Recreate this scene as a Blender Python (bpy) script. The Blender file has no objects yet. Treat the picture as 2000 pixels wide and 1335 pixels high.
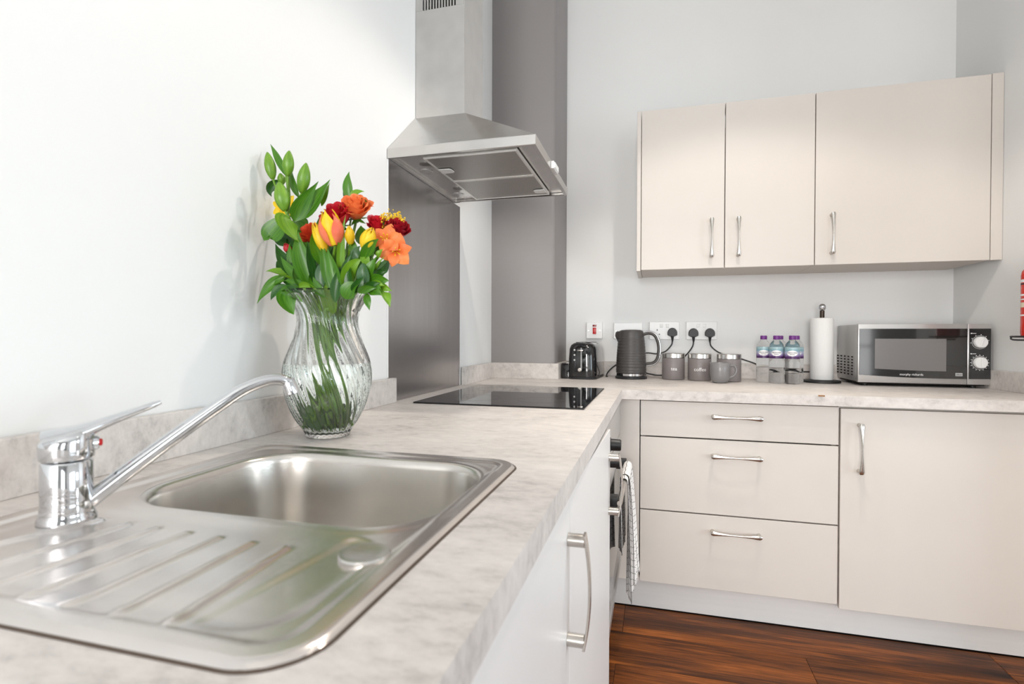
import bpy, bmesh, math, random
from mathutils import Vector, Matrix
random.seed(7)
SC = bpy.context.scene
COL = SC.collection
PI = math.pi

# ------------------------------------------------------------------ camera
CAM = Vector((0.78137, 0.0, 1.06582))
F = Vector((-0.26150526, 0.96515479, -0.0095512))
R = Vector((0.96518476, 0.261547, 0.00339821))
U = Vector((-0.00577788, 0.00833002, 0.99994861))
FPX = 1028.27
cd = bpy.data.cameras.new('camera')
cam = bpy.data.objects.new('camera', cd)
COL.objects.link(cam)
cam.matrix_world = Matrix(((R.x, U.x, -F.x, CAM.x), (R.y, U.y, -F.y, CAM.y), (R.z, U.z, -F.z, CAM.z), (0, 0, 0, 1)))
cd.sensor_width = 36.0
cd.lens = FPX / 2000 * 36
cd.clip_start = 0.02
cd.dof.use_dof = True
cd.dof.focus_distance = 1.75
cd.dof.aperture_fstop = 6.0
SC.camera = cam


def at(u, v, y):
    """point seen at picture position u, v on the plane of depth y"""
    d = R * ((u - 1000) / FPX) + F - U * ((v - 667.5) / FPX)
    return CAM + d * ((y - CAM.y) / d.y)


# ------------------------------------------------------------------ world, lights, exposure
w = bpy.data.worlds.new('world')
SC.world = w
w.use_nodes = True
w.node_tree.nodes['Background'].inputs[0].default_value = (0.75, 0.85, 1.0, 1)
w.node_tree.nodes['Background'].inputs[1].default_value = 1.0
SC.view_settings.view_transform = 'Standard'
SC.view_settings.look = 'None'
SC.view_settings.gamma = 1
SC.view_settings.use_curve_mapping = False
SC.view_settings.exposure = 0.0
SC.cycles.use_denoising = True


LAMPS = []


def light(name, kind, loc, energy, color, aim=None, **kw):
    ld = bpy.data.lights.new(name, kind)
    ld.energy = energy
    ld.color = color
    for k, v in kw.items():
        setattr(ld, k, v)
    o = bpy.data.objects.new(name, ld)
    COL.objects.link(o)
    LAMPS.append(o)
    o.location = loc
    if aim is not None:
        o.rotation_euler = (Vector(aim) - Vector(loc)).to_track_quat('-Z', 'Y').to_euler()
    return o


WARM = (1.0, 0.90, 0.80)
COOL = (0.84, 0.92, 1.0)
# ceiling spots over the working area and drawers, plus two added fill spots
light('ceiling_or_fill_spot', 'SPOT', (1.16, 1.39, 2.66), 34, WARM, (1.16, 1.39, 0), spot_size=math.radians(122), spot_blend=0.25, shadow_soft_size=0.03)
light('ceiling_or_fill_spot', 'SPOT', (0.74, 1.70, 2.94), 50, WARM, (0.74, 1.70, 0), spot_size=math.radians(66), spot_blend=0.7, shadow_soft_size=0.04)  # added fill spot, brightens the back corner and hob
light('ceiling_or_fill_spot', 'SPOT', (1.28, 1.60, 2.95), 66, WARM, (1.28, 1.56, 0), spot_size=math.radians(56), spot_blend=0.5, shadow_soft_size=0.03)
light('ceiling_or_fill_spot', 'SPOT', (3.3, 0.6, 2.9), 5, WARM, (3.3, 0.6, 0), spot_size=math.radians(140), spot_blend=0.5, shadow_soft_size=0.05)  # added fill spot, lifts the overall level
# daylight: two windows behind the camera, a narrow one far right, one added fill
light('window_or_fill_light', 'AREA', (0.56, -3.05, 1.40), 114, (1, .985, .975), (0.62, 0, 1.40), shape='RECTANGLE', size=1.1, size_y=1.7)
light('window_or_fill_light', 'AREA', (3.0, -3.05, 1.40), 34, (.97, .98, 1), (3.0, 0, 1.40), shape='RECTANGLE', size=1.3, size_y=1.7)
light('window_or_fill_light', 'AREA', (4.55, 1.06, 1.50), 36, (.82, .92, 1), (0, 1.0, 1.2), shape='RECTANGLE', size=0.30, size_y=0.5)
light('window_or_fill_light', 'AREA', (4.55, -0.6, 1.05), 54, (.75, .90, 1), (0, -0.6, 1.05), shape='RECTANGLE', size=1.6, size_y=1.9)  # added low side light, brightens the left-run doors

# ------------------------------------------------------------------ materials
MATS = {}


def mat(name, color=(.8, .8, .8), rough=.5, metal=0.0, noise=None, bump=None, spec=None, coat=0, trans=0, ior=None, emit=None, ramp=None, sub=0):
    """noise=(scale xyz, amount of colour change); bump=(scale xyz, strength)"""
    if name in MATS:
        return MATS[name]
    m = bpy.data.materials.new(name)
    m.use_nodes = True
    nt = m.node_tree
    b = nt.nodes['Principled BSDF']
    b.inputs['Base Color'].default_value = (*color, 1)
    b.inputs['Roughness'].default_value = rough
    b.inputs['Metallic'].default_value = metal
    if spec is not None:
        b.inputs['Specular IOR Level'].default_value = spec
    if coat:
        b.inputs['Coat Weight'].default_value = coat
        b.inputs['Coat Roughness'].default_value = .05
    if trans:
        b.inputs['Transmission Weight'].default_value = trans
    if ior:
        b.inputs['IOR'].default_value = ior
    if emit:
        b.inputs['Emission Color'].default_value = (*color, 1)
        b.inputs['Emission Strength'].default_value = emit
    if noise or bump:
        tc = nt.nodes.new('ShaderNodeTexCoord')

    def tex(scale, detail=5):
        mp = nt.nodes.new('ShaderNodeMapping')
        mp.inputs['Scale'].default_value = scale
        nt.links.new(tc.outputs['Object'], mp.inputs[0])
        n = nt.nodes.new('ShaderNodeTexNoise')
        n.inputs['Scale'].default_value = 1
        n.inputs['Detail'].default_value = detail
        nt.links.new(mp.outputs[0], n.inputs['Vector'])
        return n
    if noise:
        n = tex(noise[0])
        r = nt.nodes.new('ShaderNodeValToRGB')
        nt.links.new(n.outputs['Fac'], r.inputs[0])
        a = noise[1]
        e = r.color_ramp.elements
        e[0].position, e[1].position = .3, .7
        e[0].color = (*[c * (1 - a) for c in color], 1)
        e[1].color = (*[min(1, c * (1 + a)) for c in color], 1)
        nt.links.new(r.outputs[0], b.inputs['Base Color'])
    if bump:
        n = tex(bump[0], 3)
        bp = nt.nodes.new('ShaderNodeBump')
        bp.inputs['Strength'].default_value = bump[1]
        bp.inputs['Distance'].default_value = 0.002
        nt.links.new(n.outputs['Fac'], bp.inputs['Height'])
        nt.links.new(bp.outputs[0], b.inputs['Normal'])
    MATS[name] = m
    return m


def node(nt, kind, **kw):
    n = nt.nodes.new(kind)
    for k, v in kw.items():
        setattr(n, k, v)
    return n


M_wall = mat('white_wall_paint', (.80, .80, .79), .5, bump=((18, 18, 18), .05), spec=.3)
M_far = mat('grey_wall_paint', (.38, .37, .36), .6)
M_ceil = mat('ceiling_paint', (.82, .82, .80), .8)
M_pier = mat('grey_pillar_paint', (.27, .25, .245), .42, bump=((30, 30, 30), .06))
M_cab = mat('cream_laminate', (.66, .61, .56), .42, noise=((3, 3, 3), .02))
M_door = mat('daylit_cream_laminate', (.80, .785, .77), .36, noise=((3, 3, 3), .02))  # same cream laminate, lightened: daylight on the left-run doors put into the colour
M_carc = mat('cabinet_board', (.60, .55, .50), .5)
M_plinth = mat('plinth_laminate', (.72, .70, .68), .4, noise=((2, 2, 60), .02))
M_dark = mat('dark_gap', (.02, .018, .015), .8)
M_steel = mat('brushed_steel', (.56, .54, .515), .27, 1, bump=((8, 400, 400), .06))
M_sink = mat('sink_steel', (.66, .635, .60), .27, 1, noise=((9, 26, 26), .06), bump=((300, 12, 300), .03))
M_deck = mat('drainer_steel', (.72, .675, .645), .27, 1, noise=((9, 26, 26), .06), bump=((300, 12, 300), .04))
M_hood = mat('hood_steel', (.62, .60, .58), .22, 1, noise=((14, 14, 14), .06), bump=((6, 400, 300), .04))
M_splash = mat('splash_steel', (.47, .455, .455), .27, 1, noise=((6, 24, 1.2), .05), bump=((200, 200, 3), .03))
M_alu = mat('aluminium', (.80, .78, .75), .35, .6)
M_chrome = mat('chrome', (.66, .67, .69), .05, 1)
M_satin = mat('satin_nickel', (.60, .57, .53), .25, 1)
M_black = mat('black_gloss', (.006, .006, .007), .06, coat=.6)
M_blackmat = mat('black_plastic', (.012, .012, .013), .45)
M_white = mat('white_plastic', (.80, .80, .79), .3)
M_red = mat('red_switch', (.55, .008, .012), .3)
M_hob = mat('hob_glass', (.008, .008, .009), .03)
M_glass = mat('clear_glass', (.97, .985, .975), .0, trans=1, ior=1.46)
M_water = mat('water', (.96, .99, .96), .0, trans=1, ior=1.33)
M_silver = mat('silver_plastic', (.56, .55, .54), .3, .7)
M_print = mat('white_print', (.82, .82, .82), .5)


def worktop_mat():
    m = bpy.data.materials.new('concrete_laminate')
    m.use_nodes = True
    nt = m.node_tree
    b = nt.nodes['Principled BSDF']
    b.inputs['Roughness'].default_value = .42
    b.inputs['Specular IOR Level'].default_value = .35
    tc = node(nt, 'ShaderNodeTexCoord')
    mp = node(nt, 'ShaderNodeMapping')
    mp.inputs['Scale'].default_value = (26, 52, 34)
    mp2 = node(nt, 'ShaderNodeMapping')
    mp2.inputs['Scale'].default_value = (5, 9, 9)
    n1 = node(nt, 'ShaderNodeTexNoise')
    n1.inputs['Scale'].default_value = 1.3
    n1.inputs['Detail'].default_value = 9
    n1.inputs['Roughness'].default_value = .72
    n2 = node(nt, 'ShaderNodeTexNoise')
    n2.inputs['Scale'].default_value = 1.5
    n2.inputs['Detail'].default_value = 6
    nt.links.new(tc.outputs['Object'], mp.inputs[0])
    nt.links.new(tc.outputs['Object'], mp2.inputs[0])
    nt.links.new(mp.outputs[0], n1.inputs['Vector'])
    nt.links.new(mp2.outputs[0], n2.inputs['Vector'])
    mx = node(nt, 'ShaderNodeMix', data_type='FLOAT')
    mx.inputs[0].default_value = .38
    nt.links.new(n1.outputs['Fac'], mx.inputs[2])
    nt.links.new(n2.outputs['Fac'], mx.inputs[3])
    r = node(nt, 'ShaderNodeValToRGB')
    e = r.color_ramp.elements
    e[0].position, e[0].color = .33, (.40, .372, .352, 1)
    e[1].position, e[1].color = .64, (.72, .675, .640, 1)
    x = e.new(.47)
    x.color = (.60, .560, .530, 1)
    nt.links.new(mx.outputs[0], r.inputs[0])
    nt.links.new(r.outputs[0], b.inputs['Base Color'])
    return m


M_top = worktop_mat()


def plank_mat():
    m = bpy.data.materials.new('walnut_plank')
    m.use_nodes = True
    nt = m.node_tree
    b = nt.nodes['Principled BSDF']
    b.inputs['Roughness'].default_value = .36
    b.inputs['Specular IOR Level'].default_value = .18
    tc = node(nt, 'ShaderNodeTexCoord')
    oi = node(nt, 'ShaderNodeObjectInfo')
    add = node(nt, 'ShaderNodeVectorMath', operation='MULTIPLY_ADD')
    comb = node(nt, 'ShaderNodeCombineXYZ')
    for i in range(3):
        nt.links.new(oi.outputs['Random'], comb.inputs[i])
    add.inputs[1].default_value = (13, 29, 7)
    nt.links.new(comb.outputs[0], add.inputs[0])
    nt.links.new(tc.outputs['Object'], add.inputs[2])
    outs = []
    for sc, det, rg in (((1.6, 16, 1), 5, .55), ((5, 130, 1), 6, .6)):
        mp = node(nt, 'ShaderNodeMapping')
        mp.inputs['Scale'].default_value = sc
        nt.links.new(add.outputs[0], mp.inputs[0])
        n = node(nt, 'ShaderNodeTexNoise')
        n.inputs['Scale'].default_value = 1
        n.inputs['Detail'].default_value = det
        n.inputs['Roughness'].default_value = rg
        n.inputs['Distortion'].default_value = .6
        nt.links.new(mp.outputs[0], n.inputs['Vector'])
        outs.append(n.outputs['Fac'])
    mx = node(nt, 'ShaderNodeMix', data_type='FLOAT')
    mx.inputs[0].default_value = .4
    nt.links.new(outs[0], mx.inputs[2])
    nt.links.new(outs[1], mx.inputs[3])
    r = node(nt, 'ShaderNodeValToRGB')
    e = r.color_ramp.elements
    e[0].position, e[0].color = .34, (.014, .005, .0025, 1)
    e[1].position, e[1].color = .68, (.36, .110, .022, 1)
    x = e.new(.46)
    x.color = (.072, .022, .006, 1)
    x = e.new(.56)
    x.color = (.18, .052, .010, 1)
    nt.links.new(mx.outputs[0], r.inputs[0])
    nt.links.new(r.outputs[0], b.inputs['Base Color'])
    return m


M_plank = plank_mat()


def plant_mat(name, c1, c2, rough=.36, trans=.16, scale=(30, 30, 30), vein=False):
    m = bpy.data.materials.new(name)
    m.use_nodes = True
    nt = m.node_tree
    b = nt.nodes['Principled BSDF']
    out = nt.nodes['Material Output']
    b.inputs['Roughness'].default_value = rough
    tc = node(nt, 'ShaderNodeTexCoord')
    mp = node(nt, 'ShaderNodeMapping')
    mp.inputs['Scale'].default_value = scale
    n = node(nt, 'ShaderNodeTexNoise')
    n.inputs['Scale'].default_value = 1
    n.inputs['Detail'].default_value = 3
    nt.links.new(tc.outputs['UV' if vein else 'Object'], mp.inputs[0])
    nt.links.new(mp.outputs[0], n.inputs['Vector'])
    r = node(nt, 'ShaderNodeValToRGB')
    e = r.color_ramp.elements
    e[0].position, e[0].color = .35, (*c1, 1)
    e[1].position, e[1].color = .65, (*c2, 1)
    nt.links.new(n.outputs['Fac'], r.inputs[0])
    nt.links.new(r.outputs[0], b.inputs['Base Color'])
    t = node(nt, 'ShaderNodeBsdfTranslucent')
    nt.links.new(r.outputs[0], t.inputs['Color'])
    ms = node(nt, 'ShaderNodeMixShader')
    ms.inputs[0].default_value = trans
    nt.links.new(b.outputs[0], ms.inputs[1])
    nt.links.new(t.outputs[0], ms.inputs[2])
    nt.links.new(ms.outputs[0], out.inputs[0])
    return m


V = (14, 1.2, 1)
G_mid = plant_mat('leaf_green', (.030, .130, .004), (.085, .245, .010), vein=True, scale=V)
G_dark = plant_mat('dark_leaf_green', (.012, .066, .008), (.032, .125, .012), vein=True, scale=V)
G_light = plant_mat('light_leaf_green', (.10, .25, .008), (.19, .36, .018), vein=True, scale=V)
G_blue = plant_mat('grey_leaf_green', (.04, .115, .048), (.08, .17, .065), vein=True, scale=V)
G_bud = plant_mat('lily_bud_green', (.095, .24, .012), (.20, .37, .035), vein=True, scale=(9, 1, 1))
G_stem = plant_mat('stem_green', (.10, .24, .03), (.19, .36, .06), trans=.1)
P_orange = plant_mat('orange_petal', (.84, .17, .045), (.92, .29, .09), .5, .3)
P_peach = plant_mat('peach_petal', (.90, .20, .05), (.95, .33, .10), .5, .3)
P_red = plant_mat('red_petal', (.46, .006, .018), (.64, .016, .030), .5, .2)
P_dred = plant_mat('dark_red_petal', (.26, .003, .012), (.42, .008, .020), .5, .2)
P_yellow = plant_mat('yellow_petal', (.85, .55, .01), (.95, .72, .03), .45, .3)
P_coral = plant_mat('coral_petal', (.75, .10, .06), (.88, .24, .12), .45, .3)
P_pink = plant_mat('pink_petal', (.80, .12, .20), (.90, .25, .32), .5, .3)
P_ored = plant_mat('orange_red_petal', (.65, .06, .02), (.80, .12, .03), .5, .3)


# ------------------------------------------------------------------ helpers
def world_off(parent):
    off = Vector()
    o = parent
    while o is not None:
        if o.get('_frame'):
            return None
        off += o.location
        o = o.parent
    return off


def link(name, me, m, parent=None, label=None, loc=None):
    o = bpy.data.objects.new(name, me)
    COL.objects.link(o)
    if m is not None and len(me.materials) == 0:
        me.materials.append(m)
    if parent is not None:
        o.parent = parent
    if label:
        o['label'] = label
    if loc is not None:
        o.location = loc
    return o


def finish(name, bm, smooth=35, bev=0, seg=2):
    bmesh.ops.remove_doubles(bm, verts=bm.verts, dist=1e-6)
    if bev:
        es = [e for e in bm.edges if len(e.link_faces) == 2 and e.calc_face_angle(0) > .5]
        bmesh.ops.bevel(bm, geom=es, offset=bev, segments=seg, affect='EDGES', profile=.5, clamp_overlap=True)
    bmesh.ops.recalc_face_normals(bm, faces=bm.faces)
    me = bpy.data.meshes.new(name)
    bm.to_mesh(me)
    bm.free()
    if smooth:
        for p in me.polygons:
            p.use_smooth = True
        me.set_sharp_from_angle(angle=math.radians(smooth))
    return me


def part(name, bm, m, parent=None, label=None, smooth=35, bev=0, seg=2):
    """mesh part drawn in world coordinates (or in the parent's own frame when that is turned)"""
    me = finish(name, bm, smooth, bev, seg)
    if parent is not None:
        off = world_off(parent)
        if off is not None and off.length > 0:
            me.transform(Matrix.Translation(-off))
    return link(name, me, m, parent, label)


def thing(name, label, cat, loc=(0, 0, 0), rz=None, group=None):
    o = bpy.data.objects.new(name, None)
    COL.objects.link(o)
    o.empty_display_size = .05
    o.location = loc
    if rz is not None:
        o.rotation_euler = (0, 0, rz)
        o['_frame'] = 1
    o['label'] = label
    o['category'] = cat
    if group:
        o['group'] = group
    return o


def solo(name, bm, m, label, cat, group=None, smooth=35, bev=0):
    """a thing that is one mesh; its origin goes to the middle of its base"""
    me = finish(name, bm, smooth, bev)
    xs = [v.co for v in me.vertices]
    c = Vector(((min(v.x for v in xs) + max(v.x for v in xs)) / 2, (min(v.y for v in xs) + max(v.y for v in xs)) / 2, min(v.z for v in xs)))
    me.transform(Matrix.Translation(-c))
    o = link(name, me, m, None, label, c)
    o['category'] = cat
    if group:
        o['group'] = group
    return o


def struct(name, bm, m, parent=None, bev=0):
    o = part(name, bm, m, parent, smooth=None, bev=bev)
    o['kind'] = 'structure'
    return o


def box(bm, x0, x1, y0, y1, z0, z1):
    v = [bm.verts.new((x, y, z)) for z in (z0, z1) for y in (y0, y1) for x in (x0, x1)]
    for f in ((0, 2, 3, 1), (4, 5, 7, 6), (0, 1, 5, 4), (2, 6, 7, 3), (0, 4, 6, 2), (1, 3, 7, 5)):
        bm.faces.new([v[i] for i in f])
    return bm


def B(*boxes):
    bm = bmesh.new()
    for b in boxes:
        box(bm, *b)
    return bm


def rings(bm, rs, cap0=True, cap1=True, closed=True):
    """joins rings of points (each a list of n vectors) into a skin"""
    vs = [[bm.verts.new(p) for p in r] for r in rs]
    n = len(rs[0])
    for a, b in zip(vs, vs[1:]):
        for i in range(n if closed else n - 1):
            j = (i + 1) % n
            bm.faces.new((a[i], a[j], b[j], b[i]))
    if cap0:
        bm.faces.new(vs[0][::-1])
    if cap1:
        bm.faces.new(vs[-1])
    return bm


def lathe(bm, prof, c=(0, 0, 0), n=32, cap0=True, cap1=True):
    c = Vector(c)
    rs = [[c + Vector((r * math.cos(2 * PI * i / n), r * math.sin(2 * PI * i / n), z)) for i in range(n)] for r, z in prof]
    return rings(bm, rs, cap0, cap1)


def lathe_axis(bm, prof, c, axis, n=24, cap0=True, cap1=True):
    """lathe about any axis; prof = (radius, distance along the axis)"""
    c, ax = Vector(c), Vector(axis).normalized()
    s = ax.orthogonal().normalized()
    t = ax.cross(s)
    rs = [[c + ax * h + (s * math.cos(2 * PI * i / n) + t * math.sin(2 * PI * i / n)) * r for i in range(n)] for r, h in prof]
    return rings(bm, rs, cap0, cap1)


def tube(bm, pts, rad, n=8, cap=True):
    pts = [Vector(p) for p in pts]
    k = len(pts)
    rad = [rad] * k if not hasattr(rad, '__len__') else rad
    rs = []
    s = None
    for i, p in enumerate(pts):
        d = (pts[min(i + 1, k - 1)] - pts[max(i - 1, 0)]).normalized()
        s = d.orthogonal().normalized() if s is None else (s - d * s.dot(d)).normalized()
        t = d.cross(s)
        rs.append([p + (s * math.cos(2 * PI * j / n) + t * math.sin(2 * PI * j / n)) * rad[i] for j in range(n)])
    return rings(bm, rs, cap, cap)


def spline(pts, k=8):
    """Catmull-Rom through the points"""
    P = [Vector(p) for p in pts]
    P = [P[0] * 2 - P[1]] + P + [P[-1] * 2 - P[-2]]
    out = []
    for i in range(1, len(P) - 2):
        a, b, c, d = P[i - 1:i + 3]
        for j in range(k):
            t = j / k
            out.append(.5 * ((2 * b) + (c - a) * t + (2 * a - 5 * b + 4 * c - d) * t * t + (3 * b - a - 3 * c + d) * t ** 3))
    out.append(P[-2])
    return out


def rrect(x0, x1, y0, y1, r, z, n=8):
    pts = []
    for cx, cy, a in ((x1 - r, y1 - r, 0), (x0 + r, y1 - r, 90), (x0 + r, y0 + r, 180), (x1 - r, y0 + r, 270)):
        for i in range(n + 1):
            t = math.radians(a + 90 * i / n)
            pts.append(Vector((cx + r * math.cos(t), cy + r * math.sin(t), z)))
    return pts


def prism(bm, poly, z0, z1):
    return rings(bm, [[Vector((x, y, z0)) for x, y in poly], [Vector((x, y, z1)) for x, y in poly]])


def text_mesh(s, size, depth=.0003):
    cu = bpy.data.curves.new('writing', 'FONT')
    cu.body = s
    cu.size = size
    cu.extrude = depth
    cu.resolution_u = 3
    cu.align_x = 'CENTER'
    cu.align_y = 'CENTER'
    o = bpy.data.objects.new('writing', cu)
    COL.objects.link(o)
    dg = bpy.context.evaluated_depsgraph_get()
    me = bpy.data.meshes.new_from_object(o.evaluated_get(dg))
    bpy.data.objects.remove(o)
    bpy.data.curves.remove(cu)
    return me


def wrap_text(s, size, c, rad, ang, z, flat=1.0):
    """writing bent round an upright cylinder (centre c, facing angle ang)"""
    me = text_mesh(s, size)
    for v in me.vertices:
        a = ang + v.co.x * flat / rad
        rr = rad + v.co.z
        v.co = (c[0] + rr * math.cos(a), c[1] + rr * math.sin(a), z + v.co.y)
    return me


def sstep(a, b, x):
    t = max(0, min(1, (x - a) / (b - a)))
    return t * t * (3 - 2 * t)


# ------------------------------------------------------------------ measured levels of the room
ZW, YC, XF, YB, YP = 0.865, 2.062, 0.6614, 2.8207, 2.4915   # worktop top, back-run front edge, left-run front edge, back wall, pillar front
TW, XP, XR, CEIL = 0.0363, 0.3198, 2.100, 3.0

# ------------------------------------------------------------------ structure
floor = struct('floor', B((-.1, 4.6, -3.1, 2.9, -.06, -.006)), M_dark)
rows = [2.134 - .1957 * i for i in range(17)]
offs = [.6745, 1.273, .664, 1.05, .80, 1.4]
for i in range(16):
    y1, y0 = rows[i], rows[i + 1]
    x = offs[i % 6] - 2.4
    while x < 4.6:
        a, b = max(x, -.05), min(x + 1.2, 4.55)
        if b - a > .05:
            cx = (a + b) / 2
            bm = B((a + .0006 - cx, b - .0006 - cx, y0 + .0006 - (y0 + y1) / 2, y1 - .0006 - (y0 + y1) / 2, -.006, 0))
            me = finish('plank', bm, None, .0008, 1)
            link('plank', me, M_plank, floor, None, (cx, (y0 + y1) / 2, random.uniform(-.0003, 0)))
        x += 1.2
struct('wall_left', B((-.1, 0, -3.2, 2.92, -.06, CEIL)), M_wall)
struct('wall_back', B((0, 2.2, YB, YB + .1, -.06, CEIL)), M_wall)
XW = lambda y: 2.0998 - .0523 * (y - 2.505)      # the right wall runs slightly out of square
bm = bmesh.new()
prism(bm, [(XW(1.75), 1.75), (4.6, 1.75), (4.6, 1.85), (2.25, 1.85), (2.25, YB + .1), (XW(YB), YB)], -.06, CEIL)
struct('wall_right', bm, M_wall)
struct('wall_far_right', B((4.6, 4.7, -3.2, 1.85, -.06, CEIL)), M_wall)
struct('wall_behind', B((0, 4.6, -3.2, -3.1, -.06, CEIL)), M_far)
struct('ceiling', B((-.1, 4.7, -3.2, 2.92, CEIL, CEIL + .1)), M_ceil)
bm = bmesh.new()
prism(bm, [(0, YP), (XP - .02, YP), (XP - .006, YP + .006), (XP, YP + .02), (XP, YB), (0, YB)], -.0, CEIL)
o = part('pillar', bm, M_pier, smooth=50)
o['kind'] = 'structure'
# windows behind the camera: frames and glazing bars (they show in the chrome)
for i, (cx, cy, ax) in enumerate(((.66, -3.0, 'y'), (3.0, -3.0, 'y'), (4.5, 1.06, 'x'))):
    bm = bmesh.new()
    hw, z0, z1 = (.58, .52, 2.28) if ax == 'y' else (.18, 1.23, 1.77)
    bars = [(-hw - .05, -hw, z0 - .05, z1 + .05), (hw, hw + .05, z0 - .05, z1 + .05), (-hw, hw, z0 - .05, z0), (-hw, hw, z1, z1 + .05), (-.02, .02, z0, z1)]
    bars += [(-hw, hw, z0 + (z1 - z0) * k / 4 - .012, z0 + (z1 - z0) * k / 4 + .012) for k in (1, 2, 3)]
    for a, b, c, d in bars:
        if ax == 'y':
            box(bm, cx + a, cx + b, cy - .04, cy + .0, c, d)
        else:
            box(bm, cx, cx + .04, cy + a, cy + b, c, d)
    struct('window_%d' % (i + 1), bm, M_white)

# ------------------------------------------------------------------ worktop with upstands
SX0, SX1, SY0, SY1 = .095, .578, .257, .813          # sink outline
BX0, BX1, BY0, BY1, BR = .150, .549, .482, .768, .085  # bowl opening
wt = thing('worktop', 'pale grey stone-look L-shaped worktop running along both walls', 'worktop', (.33, 1.2, ZW - TW))
hx0, hx1, hy0, hy1 = .125, .560, .285, .79
zb = ZW - TW
bm = B((.001, XF, hy1, YP - .001, zb, ZW), (.001, hx0, -.6, hy1, zb, ZW), (hx1, XF, -.6, hy1, zb, ZW), (hx0, hx1, -.6, hy0, zb, ZW),
       (XP + .001, XF, YP - .001, YB - .001, zb, ZW))
prism(bm, [(XF, YC), (XW(YC) - .001, YC), (XW(YB) - .001, YB - .001), (XF, YB - .001)], zb, ZW)
part('slab', bm, M_top, wt, smooth=None)
UH, UT = ZW + .0747, .0206
for a in ((.0042, UT, -.6, 1.4613), (.0042, UT, 2.062, YP - UT), (.0042, XP + UT, YP - UT, YP - .001), (XP + .001, XP + UT, YP - .001, YB - UT),
          (XP + .001, XW(YB) - .002, YB - UT, YB - .001)):
    part('upstand', B((*a, ZW, UH)), M_top, wt, bev=.0015, smooth=None)
bm = bmesh.new()
prism(bm, [(XW(YC) - UT, YC + .012), (XW(YC) - .001, YC + .012), (XW(YB) - .001, YB - UT - .0005), (XW(YB) - UT, YB - UT - .0005)], ZW, UH)
part('upstand', bm, M_top, wt, bev=.0015, smooth=None)
bm = bmesh.new()
prism(bm, [(1.336, 2.0612), (1.341, 2.0606), (1.352, 2.0608), (1.357, 2.0614), (1.350, 2.0665), (1.341, 2.066)], ZW - .004, ZW + .0006)
part('chip', bm, mat('bare_chipboard', (.30, .14, .05), .8), wt, 'small brown chip in the front edge', smooth=None)

# ------------------------------------------------------------------ dog-bone handle (runs along local x, stands off towards -y)
def bone_mesh():
    bm = bmesh.new()
    L = .174
    rs = []
    for i in range(25):
        t = i / 24
        x = (t - .5) * L
        e = abs(2 * t - 1)
        hw = .0030 + .0072 * e ** 1.8
        th = .0040 + .0022 * e
        if i in (0, 24):
            hw, th = hw * .6, th * .6
        y = -.028 - .006 * (1 - e * e)
        rs.append([Vector((x, y + th * math.cos(a) * .8, hw * math.sin(a))) for a in [2 * PI * k / 12 for k in range(12)]])
    rings(bm, rs)
    for s in (-1, 1):
        lathe_axis(bm, [(.0075, 0), (.0062, .006), (.0055, .028)], (s * .080, 0, 0), (0, -1, 0), 12)
    return finish('handle', bm, 50)


BONE = bone_mesh()
BONE.materials.append(M_satin)


def bone(parent, pos, vertical=False):
    o = link('handle', BONE, None, parent, None, Vector(pos) - world_off(parent))
    if vertical:
        o.rotation_euler = (0, PI / 2, 0)
    return o


# ------------------------------------------------------------------ base units of the back run
YD = 2.0919
DT = .019


def carcass(name, x0, x1, y0, y1, z0, z1, parent, back='y1'):
    t = .016
    bm = B((x0, x0 + t, y0, y1, z0, z1), (x1 - t, x1, y0, y1, z0, z1), (x0 + t, x1 - t, y0, y1, z0, z0 + t), (x0 + t, x1 - t, y1 - t, y1, z0 + t, z1),
           (x0 + t, x1 - t, y0, y0 + .08, z1 - t, z1))
    return part(name, bm, M_carc, parent, smooth=None)


du = thing('drawer_unit', 'cream base unit with three handled drawers in the inner corner', 'drawers', (1.07, 2.45, .11))
carcass('carcass', .732, 1.409, YD + DT + .002, YB - .01, .122, zb - .002, du)
for z0, z1, hz in ((.6885, zb - .006, .772), (.4055, .6835, .626), (.1235, .4005, .343)):
    d = part('drawer', B((.7305, 1.4105, YD, YD + DT, z0, z1)), M_cab, du, bev=.0012, smooth=None)
    bone(d, (1.0735, YD, hz))
fp = solo('corner_post', B((.648, .727, YD + .001, YD + .019, .1235, zb - .003)), M_cab, 'narrow cream filler panel between oven and drawer unit', 'panel', bev=.001, smooth=None)
cu = thing('base_cabinet', 'cream base cabinet with one wide door right of the drawers', 'cabinet', (1.75, 2.45, .11))
carcass('carcass', 1.4145, 2.098, YD + DT + .002, YB - .01, .122, zb - .002, cu)
d = part('door', B((1.4145, 2.094, YD - .006, YD + DT - .006, .1115, zb - .010)), M_cab, cu, bev=.0012, smooth=None)
bone(d, (1.4715, YD - .006, .683), True)
solo('plinth', B((.62, 2.098, 2.136, 2.152, .004, .120)), M_plinth, 'pale grey plinth board along the floor under the drawers', 'plinth', smooth=None)

# ------------------------------------------------------------------ base units of the left run
def strap_handle(parent, y, z0, z1, x, name='handle'):
    bm = bmesh.new()
    for z in (z0 + .011, z1 - .011):
        lathe_axis(bm, [(.0105, 0), (.0105, .027)], (x, y, z), (1, 0, 0), 16)
    rs = []
    n = 18
    for i in range(n + 1):
        t = i / n
        z = z0 + (z1 - z0) * t
        e = 4 * t * (1 - t)
        xx = x + .0265 + .0085 * e
        hw = .0105 - .0035 * e
        rs.append([Vector((xx - .002, y - hw, z)), Vector((xx - .002, y + hw, z)), Vector((xx + .002, y + hw, z)), Vector((xx + .002, y - hw, z))])
    rings(bm, rs)
    return part(name, bm, M_satin, parent, smooth=30, bev=.0006, seg=1)


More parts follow.
